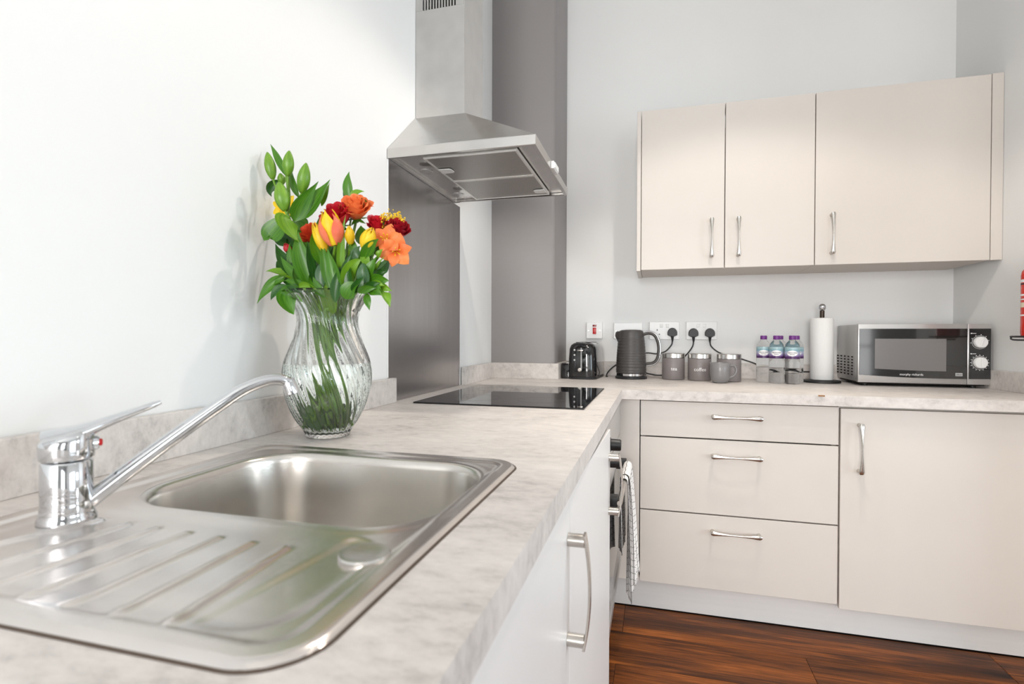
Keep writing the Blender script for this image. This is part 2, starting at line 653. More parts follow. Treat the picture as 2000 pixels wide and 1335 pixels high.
sk = thing('sink_cabinet', 'daylit cream base cabinet under the sink with upright bow handle', 'cabinet', (.33, .55, .11))
carcass('carcass', .03, .628, .25, .846, .122, zb - .002, sk)
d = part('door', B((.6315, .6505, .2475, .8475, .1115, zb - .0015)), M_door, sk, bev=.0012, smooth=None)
strap_handle(d, .825, .5765, .757, .6505)
ap = thing('base_cabinet', 'daylit cream base cabinet beside the oven, its door slightly ajar', 'cabinet', (.33, 1.15, .11))
carcass('carcass', .03, .628, .852, 1.444, .122, zb - .002, ap)
bm = bmesh.new()
prism(bm, [(.6315, .8505), (.6505, .8505), (.6665, 1.447), (.6475, 1.447)], .1115, zb - .012)
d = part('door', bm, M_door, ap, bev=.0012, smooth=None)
strap_handle(d, 1.420, .592, .757, .6655)
solo('plinth', B((.57, .586, -.1, 2.15, .004, .118)), M_plinth, 'pale plinth board under the sink-side cabinets', 'plinth', smooth=None)

# built-in oven
ov = thing('oven', 'built-in steel oven under the black hob, towel on its handle', 'oven', (.33, 1.75, .13))
part('body', B((.06, .640, 1.452, 2.048, .21, zb - .003)), M_carc, ov, smooth=None)
part('control_panel', B((.6405, .656, 1.453, 2.047, .705, zb - .012)), M_silver, ov, bev=.001, smooth=None)
dd = part('oven_door', B((.6405, .656, 1.453, 2.047, .235, .700)), M_silver, ov, bev=.001, smooth=None)
part('glass', B((.656, .6575, 1.50, 2.00, .30, .62)), M_black, dd, smooth=None)
for y, z in ((1.535, .757), (1.478, .722)):
    bm = bmesh.new()
    lathe_axis(bm, [(.021, 0), (.021, .004), (.017, .006), (.0165, .030), (.0145, .034)], (.6565, y, z), (1, 0, 0), 20)
    part('knob', bm, M_blackmat, ov)
bm = bmesh.new()
tube(bm, [(.6885, 1.51, .597), (.6885, 2.01, .597)], .0075, 12)
part('handle_bar', bm, M_satin, dd)
for y in (1.530, 2.003):
    part('bracket', B((.656, .6825, y - .020, y + .020, .578, .612)), M_blackmat, dd, bev=.002)
part('bottom_trim', B((.6405, .661, 1.453, 2.047, .205, .2345)), M_silver, ov, bev=.001, smooth=None)
solo('filler_panel', B((.605, .62, 1.452, 2.048, .122, .202)), M_cab, 'white filler strip below the built-in oven', 'panel', smooth=None)

# tea towel folded over the oven handle
def towel():
    bm = bmesh.new()
    uv = bm.loops.layers.uv.new('UVMap')

    def sheet(prof, y0, y1, amp, ph, taper, ny=26):
        grid = []
        for k, (x, z, s) in enumerate(prof):
            row = []
            for j in range(ny + 1):
                t = j / ny
                dpt = min(1, abs(z - .597) / .40)
                mid = (y0 + y1) / 2
                y = mid + (t - .5) * (y1 - y0) * (1 - taper * dpt)
                wv = amp * dpt ** .6 * math.sin(t * 19 + ph + 1.5 * dpt)
                row.append((bm.verts.new((x + wv + .006 * dpt * math.sin(t * 7 + ph), y, z + .02 * dpt * math.sin(t * 5 + ph))), t * (y1 - y0), s))
            grid.append(row)
        for a, b in zip(grid, grid[1:]):
            for j in range(ny):
                q = [a[j], a[j + 1], b[j + 1], b[j]]
                f = bm.faces.new([v[0] for v in q])
                for l, v in zip(f.loops, q):
                    l[uv].uv = (v[1], v[2])
    BX, BZ = .6885, .597
    for dx, y0, y1, zl, ph in ((0, 1.74, 1.93, .185, .3), (.004, 1.78, 1.975, .225, 2.2)):
        prof = []
        s = 0
        for i in range(10):   # behind the bar
            prof.append((BX - .0135 - dx * .2, BZ - .25 + .026 * i, s)); s += .026
        for i in range(7):
            a = PI - PI * i / 6
            prof.append((BX + (.0105 + dx) * math.cos(a), BZ + (.0105 + dx) * math.sin(a), s)); s += .006
        n = 26
        for i in range(1, n + 1):
            prof.append((BX + .0115 + dx + (.004 + dx * 3) * (i / n), BZ - (BZ - zl) * i / n, s)); s += (BZ - zl) / n
        sheet(prof, y0, y1, .0075 if dx == 0 else .0095, ph, .25)
    m = bpy.data.materials.new('checked_cotton')
    m.use_nodes = True
    nt = m.node_tree
    b = nt.nodes['Principled BSDF']
    b.inputs['Roughness'].default_value = .9
    tc = node(nt, 'ShaderNodeTexCoord')
    sp = node(nt, 'ShaderNodeSeparateXYZ')
    nt.links.new(tc.outputs['UV'], sp.inputs[0])
    ms = []
    for i in (0, 1):
        mu = node(nt, 'ShaderNodeMath', operation='MULTIPLY')
        mu.inputs[1].default_value = 1 / .023
        fr = node(nt, 'ShaderNodeMath', operation='FRACT')
        lt = node(nt, 'ShaderNodeMath', operation='LESS_THAN')
        lt.inputs[1].default_value = .075
        nt.links.new(sp.outputs[i], mu.inputs[0])
        nt.links.new(mu.outputs[0], fr.inputs[0])
        nt.links.new(fr.outputs[0], lt.inputs[0])
        ms.append(lt)
    mxm = node(nt, 'ShaderNodeMath', operation='MAXIMUM')
    nt.links.new(ms[0].outputs[0], mxm.inputs[0])
    nt.links.new(ms[1].outputs[0], mxm.inputs[1])
    mix = node(nt, 'ShaderNodeMix', data_type='RGBA')
    mix.inputs[6].default_value = (.84, .82, .80, 1)
    mix.inputs[7].default_value = (.10, .09, .085, 1)
    nt.links.new(mxm.outputs[0], mix.inputs[0])
    nt.links.new(mix.outputs[2], b.inputs['Base Color'])
    o = solo('tea_towel', bm, m, 'white tea towel with black check hanging from oven handle', 'towel', smooth=80)
    md = o.modifiers.new('thick', 'SOLIDIFY')
    md.thickness = .0016
    md.offset = 0


towel()

# ------------------------------------------------------------------ wall cabinets
YW = 2.5049
wz0, wz1 = 1.3745, 2.1065
wu = thing('wall_cabinet', 'cream double-door wall cabinet, left of the pair above the sockets', 'cabinet', (1.07, 2.66, wz0))
carcass('carcass', .7185, 1.4355, YW + DT + .002, YB - .001, wz0 + .002, wz1 - .002, wu)
part('end_panel', B((.6985, .7165, YW, YB - .001, wz0 - .002, wz1)), M_cab, wu, bev=.001, smooth=None)
for x0, x1, hx in ((.7190, 1.0765, 1.0225), (1.0800, 1.4350, 1.1335)):
    d = part('door', B((x0, x1, YW, YW + DT, wz0 + .002, wz1)), M_cab, wu, bev=.0012, smooth=None)
    bone(d, (hx, YW, 1.5085), True)
wv = thing('wall_cabinet', 'cream wide single-door wall cabinet above the microwave', 'cabinet', (1.75, 2.66, wz0))
carcass('carcass', 1.4375, 2.0585, YW + DT + .002, YB - .001, wz0 + .002, wz1 - .002, wv)
d = part('door', B((1.4385, 2.0575, YW, YW + DT, wz0 + .002, wz1 + .001)), M_cab, wv, bev=.0012, smooth=None)
bone(d, (1.4995, YW, 1.505), True)
part('filler_strip', B((2.0605, 2.0985, YW + .001, YW + DT, wz0 + .002, wz1 + .003)), M_cab, wv, smooth=None)

# ------------------------------------------------------------------ steel splashback
spb = thing('splashback', 'tall grey brushed-steel splashback on wall behind the hob', 'splashback', (.001, 1.745, ZW))
part('steel_sheet', B((.0006, .003, 1.441, 2.045, ZW + .0005, 1.600)), M_splash, spb, smooth=None)
part('edge_strip', B((.0006, .0036, 1.4365, 1.4405, ZW + .076, 1.600)), M_white, spb, 'thin white sealant strip', smooth=None)

# ------------------------------------------------------------------ extractor hood
hd = thing('extractor_hood', 'steel chimney extractor hood on the wall above the hob', 'extractor hood', (.2, 1.71, 1.60))
H0, H1, HX, HZ0, HZ1 = 1.4345, 1.985, .459, 1.602, 1.6305
bm = bmesh.new()
cy0, cy1, cx1, cz = 1.630, 1.821, .1755, 1.797
base = [(.001, H0), (HX, H0), (HX, H1), (.001, H1)]
top = [(.001, cy0 - .004), (cx1 + .004, cy0 - .004), (cx1 + .004, cy1 + .004), (.001, cy1 + .004)]
t = .012
inner = [(.001 + t, H0 + t), (HX - t, H0 + t), (HX - t, H1 - t), (.001 + t, H1 - t)]
rings(bm, [[Vector((x, y, HZ0 + .010)) for x, y in inner], [Vector((x, y, HZ0)) for x, y in inner], [Vector((x, y, HZ0)) for x, y in base],
           [Vector((x, y, HZ1)) for x, y in base], [Vector((x, y, HZ1 + .002)) for x, y in [(.001, H0 + .003), (HX - .003, H0 + .003), (HX - .003, H1 - .003), (.001, H1 - .003)]],
           [Vector((x, y, cz)) for x, y in top]])
part('canopy', bm, M_hood, hd, smooth=None, bev=.0012, seg=1)
part('chimney', B((.001, cx1, cy0, cy1, cz, 2.155)), M_hood, hd, smooth=None, bev=.001)
# upper chimney sleeve with open slots on both narrow sides
bm = bmesh.new()
uz0, uz1 = 2.1445, 2.34
box(bm, cx1 - .004, cx1 - .001, cy0 + .002, cy1 - .002, 2.1555, 2.7)
for ya, yb in ((cy0 + .001, cy0 + .003), (cy1 - .003, cy1 - .001)):
    n = 12
    pitch = .0102
    xs = [.0265 + pitch * i for i in range(n)]
    e = .001
    for x in xs:
        box(bm, e, x, ya, yb, 2.1555, uz1)
        e = x + .0052
    box(bm, e, cx1 - .004, ya, yb, 2.1555, uz1)
    box(bm, .001, cx1 - .004, ya, yb, uz1, 2.7)
part('upper_chimney', bm, M_hood, hd, smooth=None)
bm = bmesh.new()
lathe(bm, [(.052 + .003 * (k % 2), 2.12 + k * .012) for k in range(40)], (.068, 1.726, 0), 24)
part('duct', bm, mat('dark_duct', (.03, .028, .025), .5), hd, 'dark flexible duct inside the slots', smooth=80)
# grease filters
M_mesh = bpy.data.materials.new('filter_mesh')
M_mesh.use_nodes = True
nt = M_mesh.node_tree
b = nt.nodes['Principled BSDF']
b.inputs['Metallic'].default_value = 1
b.inputs['Roughness'].default_value = .4
tc = node(nt, 'ShaderNodeTexCoord')
mp = node(nt, 'ShaderNodeMapping')
mp.inputs['Scale'].default_value = (210, 210, 210)
mp.inputs['Rotation'].default_value = (0, 0, .785)
vo = node(nt, 'ShaderNodeTexVoronoi')
vo.inputs['Randomness'].default_value = 0
vo.inputs['Scale'].default_value = 1
r = node(nt, 'ShaderNodeValToRGB')
r.color_ramp.elements[0].position, r.color_ramp.elements[0].color = .25, (.06, .055, .05, 1)
r.color_ramp.elements[1].position, r.color_ramp.elements[1].color = .45, (.50, .47, .44, 1)
nt.links.new(tc.outputs['Object'], mp.inputs[0])
nt.links.new(mp.outputs[0], vo.inputs['Vector'])
nt.links.new(vo.outputs['Distance'], r.inputs[0])
nt.links.new(r.outputs[0], b.inputs['Base Color'])
for y0, y1, lx in ((1.462, 1.704, .135), (1.7065, 1.948, .372)):
    fl = part('filter', B((.113, .391, y0 + .006, y1 - .006, HZ0 - .001, HZ0 + .0055)), M_mesh, hd, smooth=None)
    part('filter_frame', B((.107, .113, y0, y1, HZ0 - .003, HZ0 + .006), (.391, .397, y0, y1, HZ0 - .003, HZ0 + .006), (.113, .391, y0, y0 + .006, HZ0 - .003, HZ0 + .006),
                           (.113, .391, y1 - .006, y1, HZ0 - .003, HZ0 + .006)), M_alu, fl, smooth=None)
    yl = (y0 + y1) / 2 + (0 if lx < .2 else .06)
    bm = bmesh.new()
    sgn = 1 if lx < .2 else -1
    prism(bm, [(lx - sgn * .022, yl - .022), (lx + sgn * .014, yl - .020), (lx + sgn * .02, yl - .012), (lx + sgn * .02, yl + .012), (lx + sgn * .014, yl + .020), (lx - sgn * .022, yl + .022)], HZ0 - .0055, HZ0 - .003)
    lt = part('latch', bm, M_white, fl, smooth=None, bev=.0008, seg=1)
    bm = bmesh.new()
    lathe(bm, [(.0045, HZ0 - .0062), (.0045, HZ0 - .0055)], (lx + sgn * .008, yl, 0), 10)
for y in (1.575, 1.86):
    bm = bmesh.new()
    lathe(bm, [(.022, HZ0 - .0005), (.022, HZ0 - .0035), (.019, HZ0 - .0045)], (.066, y, 0), 20)
    part('lamp_lens', bm, M_silver, hd)
part('switch_block', B((HX + .0005, HX + .010, 1.655, 1.725, HZ0 + .001, HZ1 - .004)), M_white, hd, 'white ribbed switch block', bev=.0008, smooth=None)
bm = bmesh.new()
for i in range(5):
    box(bm, HX + .0102, HX + .014, 1.660 + i * .013, 1.667 + i * .013, HZ0 + .004, HZ1 - .008)
part('buttons', bm, M_white, hd, smooth=None)

# ------------------------------------------------------------------ hob
hb = thing('hob', 'black glass induction hob set into worktop below the hood', 'hob', (.336, 1.755, ZW))
bm = bmesh.new()
rings(bm, [rrect(.0775, .595, 1.452, 2.058, .006, ZW + .0004, 4), rrect(.0775, .595, 1.452, 2.058, .006, ZW + .0035, 4), rrect(.0795, .593, 1.454, 2.056, .005, ZW + .0045, 4)])
part('glass_plate', bm, M_hob, hb, smooth=None)
M_ring = mat('hob_print', (.05, .05, .05), .25)
for x, y, r_ in ((.21, 1.61, .09), (.21, 1.90, .075), (.44, 1.61, .075), (.44, 1.90, .09)):
    bm = bmesh.new()
    n = 40
    rings(bm, [[Vector((x + q * math.cos(2 * PI * i / n), y + q * math.sin(2 * PI * i / n), ZW + .00462)) for i in range(n)] for q in (r_, r_ + .0012)], False, False)
    part('cooking_zone', bm, M_ring, hb, smooth=None)

# ------------------------------------------------------------------ sink
def sd_rr(x, y, x0, x1, y0, y1, r):
    qx = abs(x - (x0 + x1) / 2) - (x1 - x0) / 2 + r
    qy = abs(y - (y0 + y1) / 2) - (y1 - y0) / 2 + r
    return min(max(qx, qy), 0) + math.hypot(max(qx, 0), max(qy, 0)) - r


RIDGES = [((.205, .432), (.165, .325)), ((.246, .430), (.226, .305)), ((.286, .428), (.274, .295)), ((.327, .426), (.320, .289)), ((.367, .424), (.365, .287)),
          ((.407, .422), (.412, .287)), ((.448, .420), (.459, .288))]


def seg_d(x, y, a, b):
    vx, vy = b[0] - a[0], b[1] - a[1]
    t = max(0, min(1, ((x - a[0]) * vx + (y - a[1]) * vy) / (vx * vx + vy * vy)))
    return math.hypot(x - a[0] - vx * t, y - a[1] - vy * t), t


def deck_h(x, y):
    do = -sd_rr(x, y, SX0, SX1, SY0, SY1, .048)      # distance inside the outer edge
    h = -.0030 + .0045 * sstep(0, .005, do)
    di = do - .020
    h -= .0026 * sstep(0, .009, di)
    db = sd_rr(x, y, BX0, BX1, BY0, BY1, BR)
    # drainer basin: falls gently to the bowl
    dr = -sd_rr(x, y, SX0 + .035, SX1 - .035, SY0 + .028, BY0 - .018, .05)
    h -= .0012 * sstep(0, .02, dr)
    for a, b_ in RIDGES:
        d, t = seg_d(x, y, a, b_)
        h += .0040 * (1 - sstep(-.002, .0075, d))
    # wide run-off channel beside the last ridge
    side = ((x - .486) * .128 - (y - .420) * .016) / .129
    h -= .0013 * sstep(-.002, .010, side) * sstep(0, .012, dr)
    h += .0012 * (1 - sstep(.010, .024, db))
    return ZW + .0036 + h


def sink():
    root = thing('sink', 'stainless steel inset sink with ridged drainer and single bowl', 'sink', ((SX0 + SX1) / 2, (SY0 + SY1) / 2, ZW))
    st = .0028
    nx, ny = int((SX1 - SX0) / st) + 2, int((SY1 - SY0) / st) + 2
    fo = lambda x, y: sd_rr(x, y, SX0, SX1, SY0, SY1, .048)
    fi = lambda x, y: -(sd_rr(x, y, BX0, BX1, BY0, BY1, BR) - .004)
    bm = bmesh.new()
    vs = {}

    def snap(x, y):
        for f in (fo, fi):
            d = f(x, y)
            if d > 0:
                if d > st * 1.5:
                    return None
                for _ in range(3):
                    d = f(x, y)
                    gx, gy = (f(x + 1e-4, y) - d) / 1e-4, (f(x, y + 1e-4) - d) / 1e-4
                    q = gx * gx + gy * gy + 1e-9
                    x, y = x - d * gx / q, y - d * gy / q
        return x, y
    for i in range(-1, nx + 1):
        for j in range(-1, ny + 1):
            p = snap(SX0 + i * st, SY0 + j * st)
            if p:
                vs[i, j] = bm.verts.new((p[0], p[1], deck_h(*p)))
    for i in range(-1, nx):
        for j in range(-1, ny):
            q = [vs.get(k) for k in ((i, j), (i + 1, j), (i + 1, j + 1), (i, j + 1))]
            if all(q):
                c = (q[0].co + q[2].co) / 2
                if fo(c.x, c.y) < 0 and fi(c.x, c.y) < 0:
                    try:
                        bm.faces.new(q)
                    except ValueError:
                        pass
    bmesh.ops.delete(bm, geom=[v for v in bm.verts if not v.link_faces], context='VERTS')
    part('drainer', bm, M_deck, root, smooth=180)
    bm = bmesh.new()
    rings(bm, [rrect(SX0 - q, SX1 + q, SY0 - q, SY1 + q, .048 + q, z, 12) for q, z in ((-.003, ZW + .0012), (.0012, ZW + .0011), (.0022, ZW + .0002))], False, False)
    part('seal', bm, mat('shadow_dark_sealant', (.07, .045, .03), .6), root, 'thin seal round the rim, coloured as its shadow line', smooth=None)  # shadow line along the sealant put into its dark colour
    # bowl: rings from the flange down and in to the waste
    bm = bmesh.new()
    rs = []
    for off, z in ((.0055, .0030), (.003, .0029), (.0005, .0022), (-.0025, .0), (-.0045, -.004), (-.0055, -.010), (-.009, -.06), (-.012, -.105), (-.015, -.118), (-.021, -.130), (-.031, -.138), (-.045, -.141), (-.09, -.1425), (-.12, -.143)):
        o = -off
        rr = max(.02, BR - o)
        rs.append(rrect(BX0 + o, BX1 - o, BY0 + o, BY1 - o, rr, ZW + .0005 + z, 10))
    cx, cy = (BX0 + BX1) / 2, (BY0 + BY1) / 2
    n = len(rs[0])
    for q, z in ((.045, -.1435), (.040, -.146)):
        rs.append([Vector((cx + q * math.cos(2 * PI * (i + .5) / n), cy + q * math.sin(2 * PI * (i + .5) / n), ZW + z)) for i in range(n)])
    rings(bm, rs, False, False)
    part('bowl', bm, M_sink, root, smooth=180)
    bm = bmesh.new()
    lathe(bm, [(.039, -.1462), (.039, -.1445), (.030, -.1435), (.012, -.1445)], (cx, cy, ZW), 28)
    part('waste', bm, M_chrome, root)
    bm = bmesh.new()
    c = (.5275, .4265, deck_h(.5275, .4265))
    lathe(bm, [(.0235, -.0005), (.0238, .0022), (.0225, .0042), (.0195, .0042), (.012, .0032), (.004, .0028)], c, 40)
    part('plug_cover', bm, M_steel, root, 'round chrome waste control cap')


sink()

# ------------------------------------------------------------------ mixer tap
TX, TY = .168, .423
tz = deck_h(TX, TY) + .0003
tp = thing('mixer_tap', 'chrome single-lever mixer tap standing on the sink drainer', 'tap', (TX, TY, tz))
D = Vector((.153, .177, 0)).normalized()
S = Vector((-D.y, D.x, 0))
T0 = Vector((TX, TY, 0))
bm = bmesh.new()
lathe(bm, [(.0262, tz), (.0262, tz + .003), (.0245, tz + .006), (.0240, tz + .009)], (TX, TY, 0), 40)
part('base_ring', bm, M_chrome, tp)
bm = bmesh.new()
lathe(bm, [(.0236, tz + .009), (.0232, .886), (.0228, .888), (.0230, .890), (.0228, .929), (.0215, .931)], (TX, TY, 0), 40)
part('body', bm, M_chrome, tp)
# cap and lever: one blade swept from the cap
bm = bmesh.new()
n = 40
rs = []
for rr, z, sl in ((.0222, .9325, 0), (.0240, .934, 0), (.0244, .940, 0), (.0243, .950, .10), (.0236, .956, .22), (.0205, .9595, .30), (.012, .9615, .36), (.002, .962, .38)):
    rs.append([T0 + Vector((rr * math.cos(2 * PI * i / n), rr * math.sin(2 * PI * i / n), 0)) + Vector((0, 0, z + sl * rr * (math.cos(2 * PI * i / n) * D.x + math.sin(2 * PI * i / n) * D.y))) for i in range(n)])
rings(bm, rs)
part('cap', bm, M_chrome, tp, smooth=50)
bm = bmesh.new()
path = spline([T0 + D * -.017 + Vector((0, 0, .9530)), T0 + D * .012 + Vector((0, 0, .9605)), T0 + D * .040 + Vector((0, 0, .9715)), T0 + D * .085 + Vector((0, 0, .9885))], 7)
rs = []
k = len(path)
for i, p in enumerate(path):
    t = i / (k - 1)
    hw = .0165 * (1 - t) ** 1.2 + .0068
    th = .0085 * (1 - t) ** 1.2 + .0034
    if i == k - 1:
        hw, th = hw * .7, th * .7
    up = Vector((-D.x * .35, -D.y * .35, .93))
    rs.append([p + S * hw * math.cos(a) + up * th * math.sin(a) for a in [2 * PI * j / 16 for j in range(16)]])
rings(bm, rs)
part('lever', bm, M_chrome, tp, smooth=60)
bm = bmesh.new()
c = T0 + D * .020 + Vector((0, 0, .9475))
lathe_axis(bm, [(.0075, -.006), (.0075, .006), (.0062, .008)], c, D, 16)
boss = part('front_boss', bm, M_chrome, tp)
bm = bmesh.new()
lathe_axis(bm, [(.0040, .0075), (.0040, .0098), (.0026, .0108)], c, D, 12)
part('heat_dot', bm, M_red, boss, 'red hot-water dot')
bm = bmesh.new()
P = lambda d, z: T0 + D * d + Vector((0, 0, z))
path = spline([P(.019, .884), P(.06, .917), P(.10, .9475), P(.140, .977), P(.170, .9975), P(.195, 1.0075), P(.214, 1.0090), P(.227, 1.0035)], 6)
tube(bm, path, [.0095 - .0022 * min(1, i / 30) for i in range(len(path))], 16)
part('spout', bm, M_chrome, tp, smooth=60)
bm = bmesh.new()
lathe_axis(bm, [(.0072, -.003), (.0090, .002), (.0092, .016), (.0078, .017)], P(.2245, 1.006), D * .35 + Vector((0, 0, -1)), 20)
part('aerator', bm, M_chrome, tp)

# ------------------------------------------------------------------ glass vase with water
VX, VY = .143, .931
VH = .290


def vase_r(h):
    pts = [(-.05, .042), (0, .0425), (.012, .0455), (.032, .059), (.058, .0715), (.092, .0815), (.123, .0848), (.149, .0815), (.1875, .0675), (.212, .0600), (.232, .0575), (.252, .0610), (.272, .0715), (.290, .0855), (.31, .10)]
    for i in range(1, len(pts) - 2):
        if pts[i][0] <= h <= pts[i + 1][0]:
            (a0, b0), (a1, b1), (a2, b2), (a3, b3) = pts[i - 1:i + 3]
            t = (h - a1) / (a2 - a1)
            m1 = (b2 - b0) / (a2 - a0) * (a2 - a1)
            m2 = (b3 - b1) / (a3 - a1) * (a2 - a1)
            return (2 * t ** 3 - 3 * t * t + 1) * b1 + (t ** 3 - 2 * t * t + t) * m1 + (-2 * t ** 3 + 3 * t * t) * b2 + (t ** 3 - t * t) * m2
    return .0855


vs_ = thing('vase', 'clear glass vase with spiral ribs holding a mixed bouquet', 'vase', (VX, VY, ZW))
bm = bmesh.new()
NF, NR = 26, 182
rs = []
hs = [0.0006] + [VH * i / 58 for i in range(1, 59)]
z0 = ZW + .0006


def ring(rf, h, flute):
    tw = 1.15 * h / VH
    out = []
    for i in range(NR):
        a = 2 * PI * i / NR
        out.append(Vector((VX + (rf + flute * math.cos(NF * (a + tw))) * math.cos(a), VY + (rf + flute * math.cos(NF * (a + tw))) * math.sin(a), z0 + h)))
    return out


rs.append(ring(.030, .0025, 0))
rs.append(ring(.038, 0, 0))
for h in hs:
    rs.append(ring(vase_r(h), h, .0019 * sstep(0, .02, h) * (1 - .75 * sstep(.27, .29, h))))
for h in reversed(hs[2:]):
    rs.append(ring(vase_r(h) - .0042 + .0018 * sstep(.25, .29, h), max(h, .009) + (.001 if h >= VH else 0), 0))
rs.append(ring(.030, .008, 0))
rings(bm, rs, True, True)
part('glass', bm, M_glass, vs_, smooth=80)
bm = bmesh.new()
rs = []
for i in range(26):
    h = .0088 + (.146 - .0088) * i / 25
    rs.append([Vector((VX + (vase_r(h) - .0040) * math.cos(2 * PI * j / 90), VY + (vase_r(h) - .0040) * math.sin(2 * PI * j / 90), z0 + h)) for j in range(90)])
rings(bm, rs)
part('water', bm, M_water, vs_, 'clear water half filling the vase', smooth=60)

# ------------------------------------------------------------------ bouquet
TOCAM = Vector((.55, -.80, .12)).normalized()


def leaf_bm(bm, base, tip, width, bow=(0, 0, 0), facing=None, fold=.35, twist=0, round_=False, n=10, uvname='UVMap'):
    """one curved blade: base to tip, bulging by bow, keeled along its midrib"""
    base, tip, bow = Vector(base), Vector(tip), Vector(bow)
    uv = bm.loops.layers.uv.verify()
    facing = (facing or TOCAM)
    c = (base + tip) / 2 + bow
    rows_ = []
    for i in range(n + 1):
        t = i / n
        p = base * (1 - t) ** 2 + c * 2 * t * (1 - t) + tip * t * t
        d = ((c - base) * (1 - t) + (tip - c) * t).normalized()
        s = d.cross(facing)
        if s.length < 1e-4:
            s = d.orthogonal()
        s.normalize()
        nn = s.cross(d).normalized()
        a = twist * (t - .3)
        s, nn = s * math.cos(a) + nn * math.sin(a), nn * math.cos(a) - s * math.sin(a)
        w_ = (math.sin(PI * t ** (.62 if round_ else .72)) ** (.7 if round_ else 1.1)) * (.52 if round_ else .46) * width if 0 < t < 1 else width * (.06 if t == 0 else .01)
        row = []
        for j in range(-2, 3):
            q = j / 2
            row.append((bm.verts.new(p + s * w_ * q + nn * (abs(q) * fold * w_ - fold * w_ * .5)), (q * .5 + .5, t)))
        rows_.append(row)
    for a, b in zip(rows_, rows_[1:]):
        for j in range(4):
            q = [a[j], a[j + 1], b[j + 1], b[j]]
            f = bm.faces.new([v[0] for v in q])
            for l, v in zip(f.loops, q):
                l[uv].uv = v[1]
    return bm


PXM = 1 / 846


LRND = random.Random(11)


def leaf(parent, b, t, wpx, yb, yt, m, bow=(0, 0), name='leaf', **kw):
    """leaf given by where its base and tip are seen and how deep they lie"""
    base, tip = at(b[0], b[1], yb), at(t[0], t[1], yt)
    sc_ = PXM * (yb + yt) / 2 / .93
    ax = (tip - base).normalized()
    kw.setdefault('facing', Matrix.Rotation(LRND.uniform(-.75, .75), 3, ax) @ TOCAM)
    kw.setdefault('twist', LRND.uniform(-.8, .8))
    kw.setdefault('fold', LRND.uniform(.3, .6))
    bm = bmesh.new()
    leaf_bm(bm, base, tip, wpx * sc_, Vector((bow[0] * sc_, kw.pop('by', -.012), -bow[1] * sc_)), **kw)
    return part(name, bm, m, parent, smooth=180)


def foot(i):
    a = i * 2.4
    return Vector((VX + .026 * math.cos(a), VY + .026 * math.sin(a), ZW + .016 + .010 * (i % 3)))


STEM_N = [0]


def stem(parent, head, r=.0024, m=None, via=None):
    """stem from the flower head through the neck of the vase to near its bottom"""
    i = STEM_N[0]
    STEM_N[0] += 1
    a = i * 2.4
    f = foot(i)
    rho = .012 + .034 * ((i * 7) % 10) / 10
    ang = math.atan2(head.y - VY, head.x - VX) + .5 * math.sin(i * 1.7)
    neck = Vector((VX + rho * math.cos(ang), VY + rho * math.sin(ang), ZW + .232))
    f = Vector((VX - rho * .9 * math.cos(ang), VY - rho * .9 * math.sin(ang), f.z))
    pts = [f, (f + neck) / 2 + Vector((0, 0, 0)), neck, neck * .45 + head * .55 + Vector((0, 0, .008)), head]
    bm = bmesh.new()
    tube(bm, spline(pts, 5), r, 7)
    return part('stem', bm, m or G_stem, parent, smooth=80)


def flower(name, label, cat, group=None):
    return thing(name, label, cat, (VX, VY, ZW + .012), None, group)


def frame(ax):
    ax = ax.normalized()
    s = ax.cross(Vector((0, 0, 1)))
    if s.length < .05:
        s = Vector((1, 0, 0))
    s.normalize()
    return ax, s, ax.cross(s)


def petal(bm, c, ax, ang, length, width, r0, r1, curl, lift=0, tipcurl=0, n=7, m=6):
    """cupped petal around axis ax: starts r0 off the axis, ends r1 off it"""
    ax, s, t = frame(ax)
    g = []
    for i in range(n + 1):
        v = i / n
        h = lift + length * v - tipcurl * max(0, v - .6) ** 2 * 4
        rad = r0 + (r1 - r0) * (math.sin(v * PI / 2)) + curl * max(0, v - .65) ** 2 * 6
        w_ = width * (math.sin(PI * (.10 + .80 * v)) ** .6)
        row = []
        for j in range(m + 1):
            q = j / m * 2 - 1
            a = ang + q * w_ / max(rad, .004) * .5
            rr = rad * (1 + .05 * math.sin(ang * 7 + q * 4 + v * 3))
            hh = h - .10 * length * (q * q) * v
            row.append(bm.verts.new(c + ax * hh + (s * math.cos(a) + t * math.sin(a)) * rr))
        g.append(row)
    for a, b in zip(g, g[1:]):
        for j in range(m):
            bm.faces.new((a[j], a[j + 1], b[j + 1], b[j]))
    return bm


